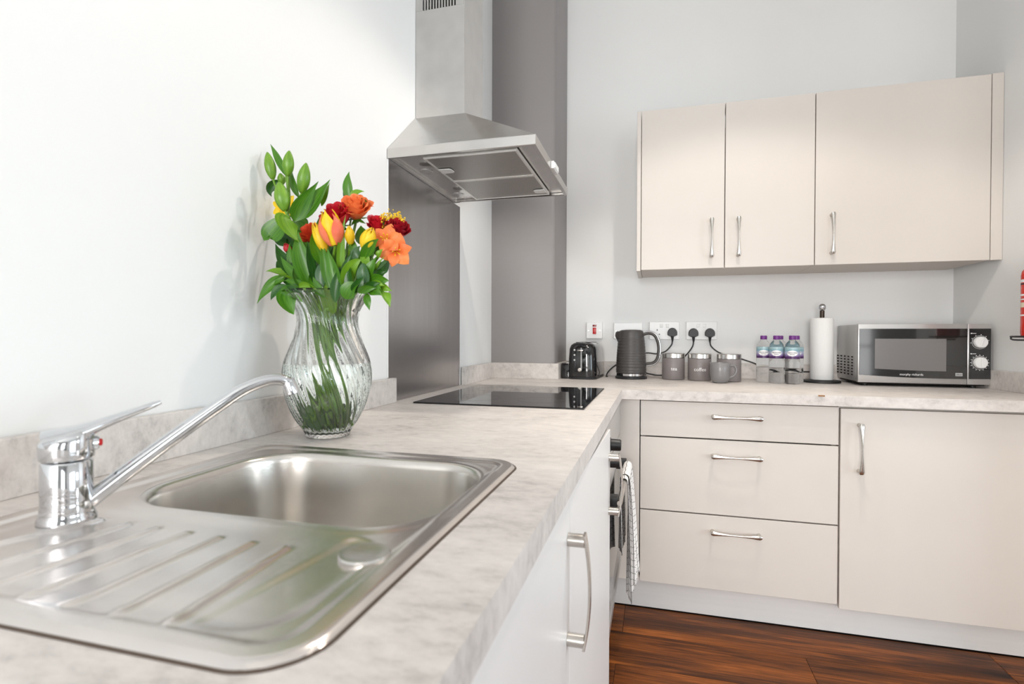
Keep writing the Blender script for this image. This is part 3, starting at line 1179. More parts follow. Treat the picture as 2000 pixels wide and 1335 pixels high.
def rose(label, uvp, y, rpx, m, ax, cat='rose', group='roses in the bouquet', op=1.0, m2=None):
    root = flower('rose', label, cat, group)
    c = at(*uvp, y)
    Rr = rpx * PXM * y / .93 * .9
    ax = Vector(ax).normalized()
    base = c - ax * Rr * .55
    stem(root, base, .0026)
    bm = bmesh.new()
    lathe_axis(bm, [(.002, -.004), (Rr * .28, .004), (Rr * .30, .010), (Rr * .2, .014)], base - ax * .006, ax, 12)
    part('hip', bm, G_mid, root, smooth=80)
    ga = 2.399
    k = 0
    for layer, (cnt, r1, ln, cu_, w_) in enumerate(((3, .22, 1.42, .04, .50), (4, .38, 1.44, .10, .72), (5, .56, 1.36, .18 * op, .95), (5, .76, 1.22, .28 * op, 1.15), (6, .92, 1.00, .34 * op, 1.25))):
        for i in range(cnt):
            bm = bmesh.new()
            petal(bm, base, ax, k * ga + layer * .3, Rr * ln, Rr * w_ * 1.15, Rr * .10 + Rr * .04 * layer, Rr * r1, Rr * cu_, 0, Rr * cu_ * .8)
            part('petal', bm, m2 if (m2 and layer >= 3) else m, root, smooth=180)
            k += 1
    for i in range(5):
        a = i * 2 * PI / 5
        axx, s, t = frame(ax)
        d = s * math.cos(a) + t * math.sin(a)
        bm = bmesh.new()
        leaf_bm(bm, base, base + d * Rr * .75 - ax * Rr * .15, Rr * .28, ax * -.004, facing=ax, n=5)
        part('sepal', bm, G_mid, root, smooth=180)
    return root


def tulip(label, basepx, toppx, y, wpx, m, m2=None, group='tulips in the bouquet', op=0.0):
    root = flower('tulip', label, 'tulip', group)
    b, tp_ = at(*basepx, y), at(*toppx, y - .012)
    ax = tp_ - b
    L = ax.length
    Rr = wpx * PXM * y / .93 / 2
    stem(root, b, .0030, G_light)
    for i in range(6):
        bm = bmesh.new()
        out = i < 3
        a = i * 2 * PI / 3 + (1.55 if out else .5)
        ax_, s, t = frame(ax)
        g = []
        n, mm = 9, 6
        for k in range(n + 1):
            v = k / n
            rad = Rr * (.25 + .80 * math.sin(PI * min(1, v * .9 + .06)) ** .75 + op * v * v) * (1 if out else .88)
            w_ = (.86 if m2 else 1.18) * math.sin(PI * (.24 + .755 * v)) ** 1.05
            row = []
            for j in range(mm + 1):
                q = j / mm * 2 - 1
                aa = a + q * w_
                hh = L * v * (1 - .05 * q * q) * (.90 if (out and m2) else 1.06 if m2 else 1)
                row.append(bm.verts.new(b + ax_ * hh + (s * math.cos(aa) + t * math.sin(aa)) * rad))
            g.append(row)
        for p, q in zip(g, g[1:]):
            for j in range(mm):
                bm.faces.new((p[j], p[j + 1], q[j + 1], q[j]))
        part('petal', bm, (m2 if (m2 and not out) else m), root, smooth=180)
    return root


# lily spray, upper left
lil = flower('lily_stem', 'tall lily stem with pointed green buds, highest in the bouquet', 'lily')
lhead = at(562, 420, .90)
stem(lil, lhead, .0036)
top = at(560, 340, .90)
bm = bmesh.new()
tube(bm, spline([lhead, at(564, 380, .90), top], 5), [.0034] * 11, 8)
part('upper_stem', bm, G_bud, lil, smooth=80)


def bud(b, t, wpx, y, y2=None, sub=None, m=None):
    b_, t_ = at(*b, y), at(*t, y2 or y - .006)
    d = t_ - b_
    Rr = wpx * PXM * y / .93 / 2
    ax, s, tt = frame(d)
    bm = bmesh.new()
    uv = bm.loops.layers.uv.verify()
    n, mm = 12, 18
    g = []
    for i in range(n + 1):
        v = i / n
        pr = (math.sin(PI * min(1, (v * .94 + .05))) ** .72) * (1 - .18 * v)
        row = []
        for j in range(mm):
            a = 2 * PI * j / mm
            rr = Rr * pr * (1 + .07 * math.cos(3 * a)) + .0006
            row.append(bm.verts.new(b_ + d * v + (s * math.cos(a) + tt * math.sin(a)) * rr))
        g.append(row)
    for p, q in zip(range(n), range(1, n + 1)):
        for j in range(mm):
            f = bm.faces.new((g[p][j], g[p][(j + 1) % mm], g[q][(j + 1) % mm], g[q][j]))
            for l, (jj, vv) in zip(f.loops, ((j, p), (j + 1, p), (j + 1, q), (j, q))):
                l[uv].uv = (jj / mm, vv / n)
    bm.faces.new(g[0][::-1])
    bm.faces.new(g[-1])
    part('bud', bm, m or G_bud, lil, smooth=80)
    if sub:
        bm = bmesh.new()
        s_ = at(*sub, y)
        tube(bm, spline([s_, (s_ + b_) / 2 + Vector((0, 0, -.004)), b_ + d * .05], 4), .0021, 7)
        part('pedicel', bm, G_bud, lil, smooth=80)


bud((533, 350), (522, 297), 19, .905, sub=(545, 372))
bud((562, 344), (565, 294), 20, .895, sub=(562, 372))
bud((589, 377), (598, 318), 22, .90, sub=(576, 402))
bud((557, 412), (545, 355), 27, .875, sub=(566, 424))
bud((552, 360), (547, 338), 14, .915, sub=(558, 378))
leaf(lil, (557, 342), (528, 281), 13, .91, .92, G_mid, (8, 0))
leaf(lil, (584, 386), (570, 330), 13, .915, .92, G_mid, (-4, 0))
leaf(lil, (548, 352), (531, 384), 18, .93, .93, G_dark, (-16, 0))
leaf(lil, (575, 432), (622, 354), 34, .885, .90, G_mid, (-8, 10))
leaf(lil, (584, 424), (645, 350), 50, .90, .915, G_mid, (6, 12), fold=.25)
leaf(lil, (628, 402), (644, 356), 18, .92, .93, G_light, (10, 0))
leaf(lil, (566, 420), (527, 463), 44, .895, .88, G_mid, (-30, 30), fold=.2)
leaf(lil, (556, 418), (584, 472), 48, .87, .865, G_light, (-4, 0), fold=.2, by=-.02)
leaf(lil, (572, 478), (530, 452), 34, .92, .92, G_dark, (0, -8))

# yellow flower behind the lily
yf = flower('yellow_bloom', 'yellow bloom half hidden behind the lily buds', 'flower')
c = at(560, 408, .945)
stem(yf, c - Vector((0, 0, .01)))
for i in range(7):
    a = i * 2 * PI / 7
    bm = bmesh.new()
    leaf_bm(bm, c, c + Vector((math.cos(a) * .034, -.004, math.sin(a) * .028 + .004)), .019, (0, -.008, 0), round_=True, n=6)
    part('petal', bm, P_yellow, yf, smooth=180)

rose('orange rose open wide at the top of the bouquet', (694, 409), .915, 31, P_orange, (.2, -.6, .78), op=.75)
rose('deep red rose beside the top orange rose', (660, 424), .895, 31, P_red, (.0, -.6, .8), op=.35)
rose('orange-red rose half hidden among leaves left of the striped tulip', (606, 458), .905, 22, P_ored, (-.3, -.8, .5), op=.4)
rose('bright red rose low behind the right yellow tulip', (737, 441), .925, 20, P_red, (.3, -.6, .7), op=.35)
rose('dark red rose at the far right under the yellow sprays', (777, 449), .925, 23, P_dred, (.5, -.5, .7), op=.3)
rose('small pink rose peeping out below the top orange rose', (727, 430), .94, 11, P_pink, (.4, -.4, .8), op=.4)


def open_bloom(label, uvp, y, rpx, m, ax, group='peach blooms in the bouquet'):
    root = flower('alstroemeria', label, 'flower', group)
    Rr = rpx * PXM * y / .93
    ax_, s_, t_ = frame(Vector(ax))
    base = at(*uvp, y) - ax_ * Rr * .45
    stem(root, base, .0020)
    for i in range(6):
        a_ = i * PI / 3 + .3
        d = s_ * math.cos(a_) + t_ * math.sin(a_)
        inner = i % 2
        tip = base + d * Rr * (.92 if inner else 1.05) + ax_ * Rr * (.55 if inner else .35)
        bm = bmesh.new()
        leaf_bm(bm, base, tip, Rr * (.72 if inner else .95), ax_ * Rr * .42 - d * Rr * .05, facing=ax_, fold=-.25, round_=True, n=8)
        part('petal', bm, m, root, smooth=180)
    bm = bmesh.new()
    for i in range(5):
        a_ = i * 1.257
        d = s_ * math.cos(a_) + t_ * math.sin(a_)
        tube(bm, [base + ax_ * Rr * .1, base + ax_ * Rr * .5 + d * Rr * .12, base + ax_ * Rr * .8 + d * Rr * .22], [.0007, .0007, .0012], 6)
    part('stamens', bm, P_yellow, root, smooth=80)
    bm = bmesh.new()
    lathe_axis(bm, [(.0022, -Rr * .35), (Rr * .22, -Rr * .05), (Rr * .18, Rr * .08)], base, ax_, 10)
    part('calyx', bm, G_mid, root, smooth=80)


open_bloom('peach-orange open bloom in front of the dark red rose', (754, 466), .895, 27, P_peach, (.15, -.95, .2))
open_bloom('pale orange bloom drooping lowest at the right edge', (773, 490), .90, 29, P_peach, (.55, -.80, -.25))
tulip('coral and yellow striped tulip at the front of the bouquet', (655, 479), (638, 412), .865, 38, P_coral, P_yellow, op=.15)
tulip('slim yellow tulip leaning left of the coral tulip', (636, 492), (612, 432), .875, 21, P_yellow, op=-.25)
tulip('small yellow tulip right of the upright pale leaf', (685, 476), (681, 440), .88, 17, P_yellow, op=-.3)
tulip('yellow tulip leaning right in front of the red rose', (712, 485), (728, 444), .875, 27, P_yellow, op=-.3)
tulip('red tulip bud peeping out at the left', (566, 494), (556, 474), .915, 14, P_red, op=-.3)

# goldenrod
gr = flower('goldenrod', 'sprig of tiny yellow florets beside the dark red rose', 'goldenrod')
hd_ = at(762, 440, .94)
stem(gr, hd_, .0016)
bm = bmesh.new()
rnd = random.Random(3)
for k in range(260):
    cxx = rnd.choice([(745, 430, 9), (752, 424, 9), (764, 425, 11), (776, 424, 11), (750, 442, 8), (784, 430, 7)])
    p = at(cxx[0] + rnd.gauss(0, cxx[2] * .5), cxx[1] + rnd.gauss(0, cxx[2] * .42), .935 + rnd.gauss(0, .008))
    bmesh.ops.create_icosphere(bm, subdivisions=1, radius=rnd.uniform(.0012, .0023), matrix=Matrix.Translation(p))
o = part('florets', bm, P_yellow, gr, smooth=60)
o['kind'] = 'stuff'
for px in ((745, 430), (752, 424), (764, 425), (776, 424), (784, 430)):
    bm = bmesh.new()
    tube(bm, spline([at(762, 452, .938), at((px[0] + 762) / 2, 440, .938), at(*px, .936)], 3), .0009, 6)
    part('twig', bm, G_light, gr, smooth=80)
leaf(gr, (756, 446), (741, 425), 9, .935, .93, G_light)

# tulip foliage and sprigs: each leafy stem is a thing of its own
def greens(name, label, cat, head, y, leaves, group=None, r=.002):
    root = flower(name, label, cat, group)
    stem(root, at(*head, y), r)
    for l in leaves:
        kw = l[7] if len(l) > 7 else {}
        leaf(root, l[0], l[1], l[2], l[3], l[4], l[5], l[6], **kw)
    return root


greens('tulip_foliage', 'long broad tulip leaves standing at the left front of the vase', 'foliage', (612, 520), .90, [
    ((612, 566), (583, 452), 36, .875, .87, G_mid, (-10, -4)),
    ((596, 545), (538, 476), 32, .89, .90, G_dark, (-6, 8)),
    ((602, 562), (519, 530), 24, .88, .885, G_light, (-8, -22)),
    ((630, 520), (617, 440), 26, .868, .875, G_mid, (-6, 0)),
    ((606, 560), (560, 460), 34, .91, .92, G_dark, (0, 0)),
    ((598, 552), (548, 500), 18, .885, .885, G_mid, (-4, 2)),
    ((616, 560), (600, 470), 20, .87, .872, G_dark, (6, 0)),
    ((588, 540), (566, 474), 22, .90, .90, G_mid, (-6, 0)),
    ((600, 568), (574, 520), 20, .872, .875, G_mid, (-6, 4)),
    ((610, 570), (556, 548), 16, .87, .872, G_mid, (-4, -12))])
greens('tulip_foliage', 'pale upright tulip leaves in the middle of the bouquet', 'foliage', (655, 510), .885, [
    ((664, 572), (639, 484), 28, .865, .862, G_mid, (8, 8)),
    ((667, 545), (675, 420), 17, .87, .87, G_light, (-4, 0)),
    ((632, 560), (643, 500), 24, .872, .876, G_blue, (-10, 0)),
    ((650, 615), (644, 540), 30, .90, .872, G_light, (0, 0)),
    ((620, 575), (618, 505), 22, .885, .88, G_dark, (-6, 0)),
    ((640, 560), (660, 470), 30, .90, .91, G_dark, (0, 0)),
    ((645, 565), (628, 470), 20, .868, .870, G_mid, (6, 0)),
    ((658, 560), (662, 478), 16, .872, .875, G_mid, (4, 0)),
    ((672, 560), (690, 490), 18, .872, .875, G_dark, (-4, 0)),
    ((635, 580), (606, 530), 20, .866, .868, G_mid, (-8, 0)),
    ((655, 590), (664, 520), 22, .864, .866, G_dark, (4, 0))])
greens('leafy_sprig', 'upright sprig with one tall pointed leaf above the orange rose', 'foliage', (690, 396), .93, [
    ((684, 392), (682, 335), 18, .93, .93, G_mid, (-2, 0)),
    ((690, 396), (712, 374), 20, .928, .93, G_light, (-6, -10)),
    ((700, 400), (722, 398), 14, .93, .935, G_mid, (0, -6)),
    ((676, 392), (673, 370), 5, .935, .94, G_dark, (0, 0))])
greens('leafy_sprig', 'sprig of rounded leaves below the yellow tulips', 'foliage', (712, 505), .89, [
    ((710, 506), (740, 466), 26, .872, .87, G_mid, (-2, -4)),
    ((678, 560), (706, 506), 26, .868, .866, G_light, (-14, -10), dict(round_=True)),
    ((712, 552), (708, 512), 22, .87, .868, G_blue, (6, 0), dict(round_=True)),
    ((700, 505), (704, 480), 18, .88, .885, G_blue, (-6, 0), dict(round_=True)),
    ((722, 512), (716, 498), 16, .875, .875, G_light, (-8, 0), dict(round_=True)),
    ((724, 526), (757, 510), 24, .885, .88, G_blue, (0, 8), dict(round_=True)),
    ((690, 545), (690, 480), 26, .90, .91, G_dark, (-6, 0)),
    ((740, 500), (752, 480), 22, .90, .90, G_dark, (0, 0)),
    ((704, 540), (722, 470), 18, .878, .88, G_mid, (-4, 0)),
    ((696, 500), (690, 462), 16, .885, .89, G_mid, (-2, 0)),
    ((716, 540), (736, 500), 20, .872, .872, G_mid, (2, 4)),
    ((688, 565), (684, 510), 20, .866, .868, G_dark, (-6, 0)),
    ((738, 505), (748, 486), 12, .88, .88, G_light, (0, 0))])
greens('leafy_sprig', 'sprig spreading right over the vase rim', 'foliage', (728, 545), .89, [
    ((718, 560), (760, 548), 30, .88, .875, G_mid, (4, -8)),
    ((728, 545), (757, 530), 22, .885, .885, G_dark, (0, -4)),
    ((720, 562), (748, 577), 24, .872, .865, G_mid, (6, -4)),
    ((742, 566), (762, 600), 22, .872, .868, G_light, (8, -8)),
    ((716, 572), (722, 606), 14, .87, .865, G_mid, (4, 0)),
    ((740, 560), (766, 568), 16, .88, .88, G_light, (0, -3)),
    ((676, 584), (704, 552), 34, .862, .86, G_mid, (-4, -6)),
    ((720, 545), (752, 500), 8, .88, .88, G_light, (0, 0)),
    ((700, 560), (738, 535), 24, .90, .90, G_dark, (0, 0)),
    ((700, 572), (736, 562), 18, .862, .862, G_mid, (0, -5)),
    ((712, 566), (744, 552), 16, .868, .866, G_dark, (0, -3)),
    ((730, 556), (752, 558), 14, .872, .87, G_light, (0, -4)),
    ((690, 572), (712, 540), 20, .862, .862, G_dark, (4, 0))])
greens('leafy_sprig', 'sprig drooping left with long pointed leaf over the rim', 'foliage', (570, 545), .895, [
    ((558, 538), (502, 593), 22, .875, .865, G_mid, (0, -8)),
    ((566, 560), (529, 586), 24, .87, .865, G_dark, (-4, -8)),
    ((562, 572), (574, 614), 32, .865, .862, G_mid, (-8, -6), dict(round_=True)),
    ((582, 556), (548, 540), 20, .885, .885, G_dark, (0, -4)),
    ((584, 560), (622, 566), 16, .86, .86, G_light, (0, -8)),
    ((575, 540), (540, 510), 26, .90, .90, G_dark, (0, 0)),
    ((600, 560), (585, 510), 30, .905, .91, G_dark, (0, 0)),
    ((580, 566), (545, 572), 16, .868, .866, G_mid, (0, -6)),
    ((588, 570), (560, 556), 18, .864, .864, G_dark, (0, -4)),
    ((556, 548), (534, 556), 14, .872, .87, G_mid, (0, -3))])
greens('leafy_sprig', 'dark leaves filling the middle back of the bouquet', 'foliage', (650, 490), .95, [
    ((640, 540), (612, 480), 34, .94, .95, G_dark, (0, 0)), ((660, 540), (650, 460), 36, .95, .96, G_dark, (0, 0)),
    ((680, 545), (690, 470), 36, .94, .95, G_dark, (0, 0)), ((700, 545), (730, 480), 34, .94, .95, G_dark, (0, 0)),
    ((620, 550), (585, 490), 36, .945, .95, G_dark, (0, 0)), ((650, 470), (640, 420), 30, .95, .95, G_dark, (0, 0)),
    ((600, 500), (590, 430), 36, .93, .94, G_mid, (0, 0)), ((715, 480), (705, 440), 26, .93, .94, G_mid, (0, 0)),
    ((600, 450), (578, 420), 28, .925, .93, G_mid, (0, 0)), ((740, 540), (765, 500), 24, .93, .94, G_dark, (0, 0)),
    ((630, 470), (625, 420), 24, .93, .93, G_mid, (0, 0)), ((670, 520), (655, 480), 30, .93, .93, G_mid, (0, 0))])
# leaves under water
uw = flower('leafy_sprig', 'leaves and cut stems under water in the vase', 'foliage')
for i, (a, h0, h1, rr, w_) in enumerate(((-2.4, .035, .10, .055, .032), (-1.9, .03, .075, .052, .03), (-1.3, .025, .07, .05, .03), (-.6, .03, .065, .05, .03), (.4, .03, .07, .05, .03), (1.6, .03, .08, .05, .03), (2.6, .03, .09, .05, .03))):
    bm = bmesh.new()
    b_ = Vector((VX + rr * .5 * math.cos(a), VY + rr * .5 * math.sin(a), ZW + h0))
    t_ = Vector((VX + rr * math.cos(a - .5), VY + rr * math.sin(a - .5), ZW + h1))
    leaf_bm(bm, b_, t_, w_, (0, 0, -.01), facing=Vector((math.cos(a), math.sin(a), .3)), round_=True)
    part('leaf', bm, G_dark if i % 2 else G_mid, uw, smooth=180)
for i in range(26):
    a = i * 2.4
    bm = bmesh.new()
    rho = .014 + .028 * (i % 5) / 4
    tube(bm, spline([(VX - rho * 1.2 * math.cos(a), VY - rho * 1.2 * math.sin(a), ZW + .022 + .004 * (i % 4)), (VX - rho * .35 * math.cos(a - .2), VY - rho * .35 * math.sin(a - .2), ZW + .11), (VX + rho * math.cos(a + .4), VY + rho * math.sin(a + .4), ZW + .235), (VX + rho * 1.6 * math.cos(a + .4), VY + rho * 1.6 * math.sin(a + .4), ZW + .30)], 4), .0026 + .0016 * (i % 3) / 2, 7)
    part('stem', bm, G_light if i % 3 else G_stem, uw, smooth=80)

# ------------------------------------------------------------------ wall switches and sockets
def plate(bm, x0, x1, z0, z1, d=.010):
    yb = YB - .0003
    rr = [[Vector((p.x, yb - q, p.y)) for p in rrect(x0 + i, x1 - i, z0 + i, z1 - i, .004, 0, 3)] for q, i in ((0, 0), (d - .002, 0), (d, .002))]
    return rings(bm, rr)


sw = thing('cooker_switch', 'square white wall switch with red rocker above the toaster', 'switch', (.4728, YB, 1.0584))
bm = bmesh.new()
plate(bm, .4306, .5150, 1.0584, 1.1456, .016)
part('plate', bm, M_white, sw)
bm = B((.4648, .4828, YB - .022, YB - .0165, 1.083, 1.117))
part('rocker', bm, M_red, sw, 'red rocker', bev=.001)
part('neon', B((.4640, .4836, YB - .0185, YB - .0165, 1.122, 1.132)), mat('dark_red_lens', (.25, .01, .01), .2), sw, 'dark red indicator lens', bev=.0006)
for x in (.4425, .5030):
    bm = bmesh.new()
    lathe_axis(bm, [(.0030, 0), (.0026, .0012)], (x, YB - .0163, 1.102), (0, -1, 0), 10)
    part('screw', bm, M_satin, sw)
bp = thing('blank_plate', 'blank white double wall plate partly behind the kettle', 'plate', (.647, YB, 1.0566))
bm = bmesh.new()
plate(bm, .5734, .7206, 1.0566, 1.1424)
part('plate', bm, M_white, bp)
for x in (.585, .709):
    bm = bmesh.new()
    lathe_axis(bm, [(.0028, 0), (.0024, .001)], (x, YB - .0103, 1.0995), (0, -1, 0), 10)
    part('screw', bm, M_satin, bp)


def socket(x0, x1, lab, holes):
    so = thing('double_socket', lab, 'socket', ((x0 + x1) / 2, YB, 1.0552))
    bm = bmesh.new()
    plate(bm, x0, x1, 1.0552, 1.1466)
    part('plate', bm, M_white, so)
    xm = (x0 + x1) / 2
    for s in (-1, 1):
        part('rocker', B((xm + s * .015 - .008, xm + s * .015 + .008, YB - .0125, YB - .0104, 1.1165, 1.134)), M_white, so, bev=.0008)
    for x in holes:
        for dx, dz, hw, hh in ((0, .012, .002, .0042), (-.011, -.010, .0032, .002), (.011, -.010, .0032, .002)):
            part('pin_hole', B((x + dx - hw, x + dx + hw, YB - .0107, YB - .0100, 1.092 + dz - hh, 1.092 + dz + hh)), M_dark, so, smooth=None)


socket(.7549, .9035, 'white double socket nearest the kettle, one side empty', (.7935,))
socket(.9353, 1.0826, 'white double socket with both sides plugged, above coffee canister', ())


def plug(x, z, path, lab):
    pl = thing('power_plug', lab, 'plug', (x, YB - .012, z - .024), None, None)
    pts = []
    for i in range(17):
        a = PI * i / 16
        pts.append((.0245 * math.cos(a), .027 * math.sin(a) - .003))
    pts += [(-.0235, -.014), (-.009, -.021), (.009, -.021), (.0235, -.014)]
    rs = [[Vector((x + px * q, YB - d, z + pz * q)) for px, pz in pts] for d, q in ((.0112, 1), (.026, .96), (.0305, .86))]
    bm = bmesh.new()
    rings(bm, rs)
    part('plug_body', bm, M_blackmat, pl, smooth=40)
    bm = bmesh.new()
    y = YB - .021
    p = spline([(x, y, z - .016), (x, y, z - .045)] + path, 8)
    k = len(p)
    tube(bm, p, [max(.0034, .0085 - .0052 * min(1, i / 9)) for i in range(k)], 8)
    part('cord', bm, M_blackmat, pl, smooth=80)


plug(.8683, 1.0915, [(.862, 2.797, 1.025), (.832, 2.785, .994), (.79, 2.775, .983), (.745, 2.765, .987), (.70, 2.76, .975), (.60, 2.76, .93), (.555, 2.74, .893), (.545, 2.71, .8688), (.552, 2.69, .8687)],
     'black plug in the left socket, cord running behind the kettle')
plug(.9703, 1.089, [(.965, 2.797, 1.02), (.945, 2.785, .990), (.925, 2.765, .968), (.90, 2.745, .92), (.86, 2.74, .884), (.80, 2.74, .8762), (.76, 2.735, .882), (.73, 2.728, .890)],
     'black plug in left side of the right socket, above coffee canister')
plug(1.0485, 1.089, [(1.056, 2.797, 1.020), (1.085, 2.79, .995), (1.12, 2.785, .981), (1.17, 2.782, .969), (1.23, 2.78, .949), (1.30, 2.775, .925), (1.42, 2.775, .907), (1.50, 2.778, .905), (1.585, 2.785, .900)],
     'black plug at far right, cord trailing towards the microwave')

# ------------------------------------------------------------------ toaster (turned a little; own frame: front at -y)
ta = thing('toaster', 'glossy black two-slice toaster standing by the grey pillar', 'toaster', (.452, 2.640, ZW), -.06)
bm = bmesh.new()
W, Dp, Hh = .0690, .140, .176
rs = []
for z, i in ((.012, .001), (.03, 0), (.10, .002), (.145, .005), (.162, .011), (.172, .022), (.176, .036)):
    rs.append(rrect(-W + i, W - i, -Dp + i, Dp - i, max(.03, .045 - i * .3), z, 8))
rings(bm, rs)
part('body', bm, M_black, ta, smooth=60)
bm = bmesh.new()
rings(bm, [rrect(-W - .001, W + .001, -Dp - .001, Dp + .001, .044, .0005, 8), rrect(-W - .002, W + .002, -Dp - .002, Dp + .002, .045, .011, 8)])
part('base', bm, M_blackmat, ta)
bm = bmesh.new()
rings(bm, [rrect(-W - .033, -W + .012, -.118, .10, .010, .0008, 4), rrect(-W - .033, -W + .012, -.118, .10, .010, .070, 4), rrect(-W - .030, -W + .009, -.115, .097, .008, .074, 4)])
part('side_box', bm, M_black, ta, 'low black box on the left side', smooth=50)
part('lever_slot', B((-.0015, .0045, -Dp - .0012, -Dp + .002, .040, .150)), mat('slot_grey', (.28, .28, .28), .35, .5), ta, smooth=None)
part('lever', B((-.016, .012, -Dp - .012, -Dp - .0015, .1345, .1415)), M_satin, ta, bev=.0015)
bm = bmesh.new()
lathe_axis(bm, [(.0095, 0), (.009, .007), (.0065, .009)], (-.005, -Dp - .001, .046), (0, -1, 0), 18)
part('browning_dial', bm, M_satin, ta)
for z in (.092, .116, .140):
    bm = bmesh.new()
    lathe_axis(bm, [(.0046, 0), (.004, .003)], (-.031, -Dp + .0010, z), (0, -1, 0), 12)
    part('button', bm, M_silver, ta)
for x in (-.022, .022):
    part('bread_slot', B((x - .012, x + .012, -.10, .10, .1755, .1768)), M_dark, ta, smooth=None)

# ------------------------------------------------------------------ kettle
kt = thing('kettle', 'dark grey ribbed jug kettle with looped handle', 'kettle', (.671, 2.636, ZW), -.10)
M_ket = mat('kettle_grey', (.058, .053, .050), .40)
bm = bmesh.new()
lathe(bm, [(.070, .0006), (.076, .002), (.0765, .010), (.071, .0135)], n=40)
part('power_base', bm, M_blackmat, kt)
bm = bmesh.new()
lathe(bm, [(.069, .0140), (.0705, .016), (.0705, .026), (.069, .0275)], n=40)
part('steel_band', bm, M_chrome, kt, 'polished steel band round the foot')
prof = [(.069, .0278), (.0712, .029)]
for i in range(91):
    z = .031 + .19 * i / 90
    r_ = .0718 - .0125 * (max(0, (z - .03) / .19)) ** 2.0
    prof.append((r_ + .0006 * math.sin(2 * PI * (z - .03) / .0135 + 1.2 * math.sin(z * 60)) * sstep(.03, .05, z) * (1 - sstep(.19, .215, z)), z))
prof += [(.0585, .226), (.0565, .2305)]
bm = bmesh.new()
n = 72
rs = []
for r_, z in prof:
    row = []
    for i in range(n):
        a = 2 * PI * i / n
        d = abs(math.atan2(math.sin(a - PI), math.cos(a - PI)))
        sp = .018 * sstep(.172, .212, z) * (1 - sstep(.0, .55, d)) * (1 - .25 * sstep(.222, .231, z))
        row.append(Vector(((r_ + sp) * math.cos(a), (r_ + sp) * math.sin(a), z)))
    rs.append(row)
rings(bm, rs)
part('jug', bm, M_ket, kt, smooth=60)
bm = bmesh.new()
lathe(bm, [(.055, .2308), (.054, .2335), (.045, .237), (.02, .2385), (.001, .2387)], n=40)
part('lid', bm, M_ket, kt)
hp = spline([(.056, 0, .216), (.085, 0, .222), (.112, 0, .210), (.128, 0, .175), (.131, 0, .135), (.124, 0, .098), (.105, 0, .078), (.072, 0, .071)], 6)


def strap(name, off, hw, th, m, lab=None):
    bm = bmesh.new()
    rs = []
    k = len(hp)
    for i, p in enumerate(hp):
        d = (hp[min(i + 1, k - 1)] - hp[max(i - 1, 0)]).normalized()
        nrm = Vector((d.z, 0, -d.x)) * -1
        c = p + nrm * off
        rs.append([c + Vector((0, hw * math.cos(a), 0)) + nrm * th * math.sin(a) for a in [2 * PI * j / 12 for j in range(12)]])
    rings(bm, rs)
    return part(name, bm, m, kt, lab, smooth=70)


strap('handle', 0, .0105, .0085, M_ket)
strap('handle_trim', .0072, .0085, .0042, M_chrome, 'bright chrome strip along the outside of the handle')

# ------------------------------------------------------------------ canisters
M_can = mat('taupe_enamel', (.205, .182, .178), .42)


def canister(x, y, word, lab, r_=.0525):
    c = thing('canister', lab, 'canister', (x, y, ZW), None, 'tea, coffee and sugar canisters')
    bm = bmesh.new()
    lathe(bm, [(r_ - .006, ZW + .0006), (r_ - .0015, ZW + .002), (r_, ZW + .006), (r_, ZW + .101), (r_ - .001, ZW + .103)], (x, y, 0), 44)
    part('tin', bm, M_can, c)
    bm = bmesh.new()
    lathe(bm, [(r_ - .0025, ZW + .1032), (r_ + .0003, ZW + .1045), (r_ + .0003, ZW + .1235), (r_ - .002, ZW + .1262), (.01, ZW + .127), (.001, ZW + .127)], (x, y, 0), 44)
    part('lid', bm, M_steel, c, 'brushed steel lid')
    if word:
        ang = math.atan2(CAM.y - y, CAM.x - x) + .06
        me = wrap_text(word, .023, (x, y), r_ + .0001, ang, ZW + .053)
        me.transform(Matrix.Translation(-c.location))
        link('lettering', me, M_print, c)


canister(.8685, 2.6440, 'tea', 'taupe tin lettered tea with steel lid, nearest the kettle')
canister(.9855, 2.6200, 'coffee', 'taupe tin lettered coffee with steel lid, middle of three')
canister(1.1120, 2.6020, '', 'taupe tin with steel lid half hidden behind the mug')

# mug
mg = thing('mug', 'plain grey mug standing in front of the tins', 'mug', (1.062, 2.497, ZW))
M_mug = mat('grey_glaze', (.20, .195, .197), .28)
bm = bmesh.new()
lathe(bm, [(.022, ZW + .0005), (.0265, ZW + .001), (.031, ZW + .005), (.038, ZW + .017), (.0415, ZW + .033), (.0425, ZW + .055), (.0427, ZW + .0895), (.0417, ZW + .0905), (.0402, ZW + .0895), (.0398, ZW + .05), (.036, ZW + .02), (.028, ZW + .009), (.002, ZW + .008)], (1.062, 2.497, 0), 44)
part('cup', bm, M_mug, mg, smooth=60)
bm = bmesh.new()
hd2 = Vector((.97, .05, 0)).normalized()
c0 = Vector((1.062, 2.497, ZW))
pp = spline([c0 + hd2 * .040 + Vector((0, 0, .076)), c0 + hd2 * .058 + Vector((0, 0, .077)), c0 + hd2 * .068 + Vector((0, 0, .063)), c0 + hd2 * .066 + Vector((0, 0, .045)), c0 + hd2 * .054 + Vector((0, 0, .030)), c0 + hd2 * .038 + Vector((0, 0, .024))], 5)
tube(bm, pp, .0048, 10)
part('handle', bm, M_mug, mg, smooth=80)

# ------------------------------------------------------------------ water bottles
M_pet = mat('clear_plastic', (.97, .98, .985), .02, trans=1, ior=1.12)
M_cap = mat('purple_cap', (.14, .02, .20), .35)


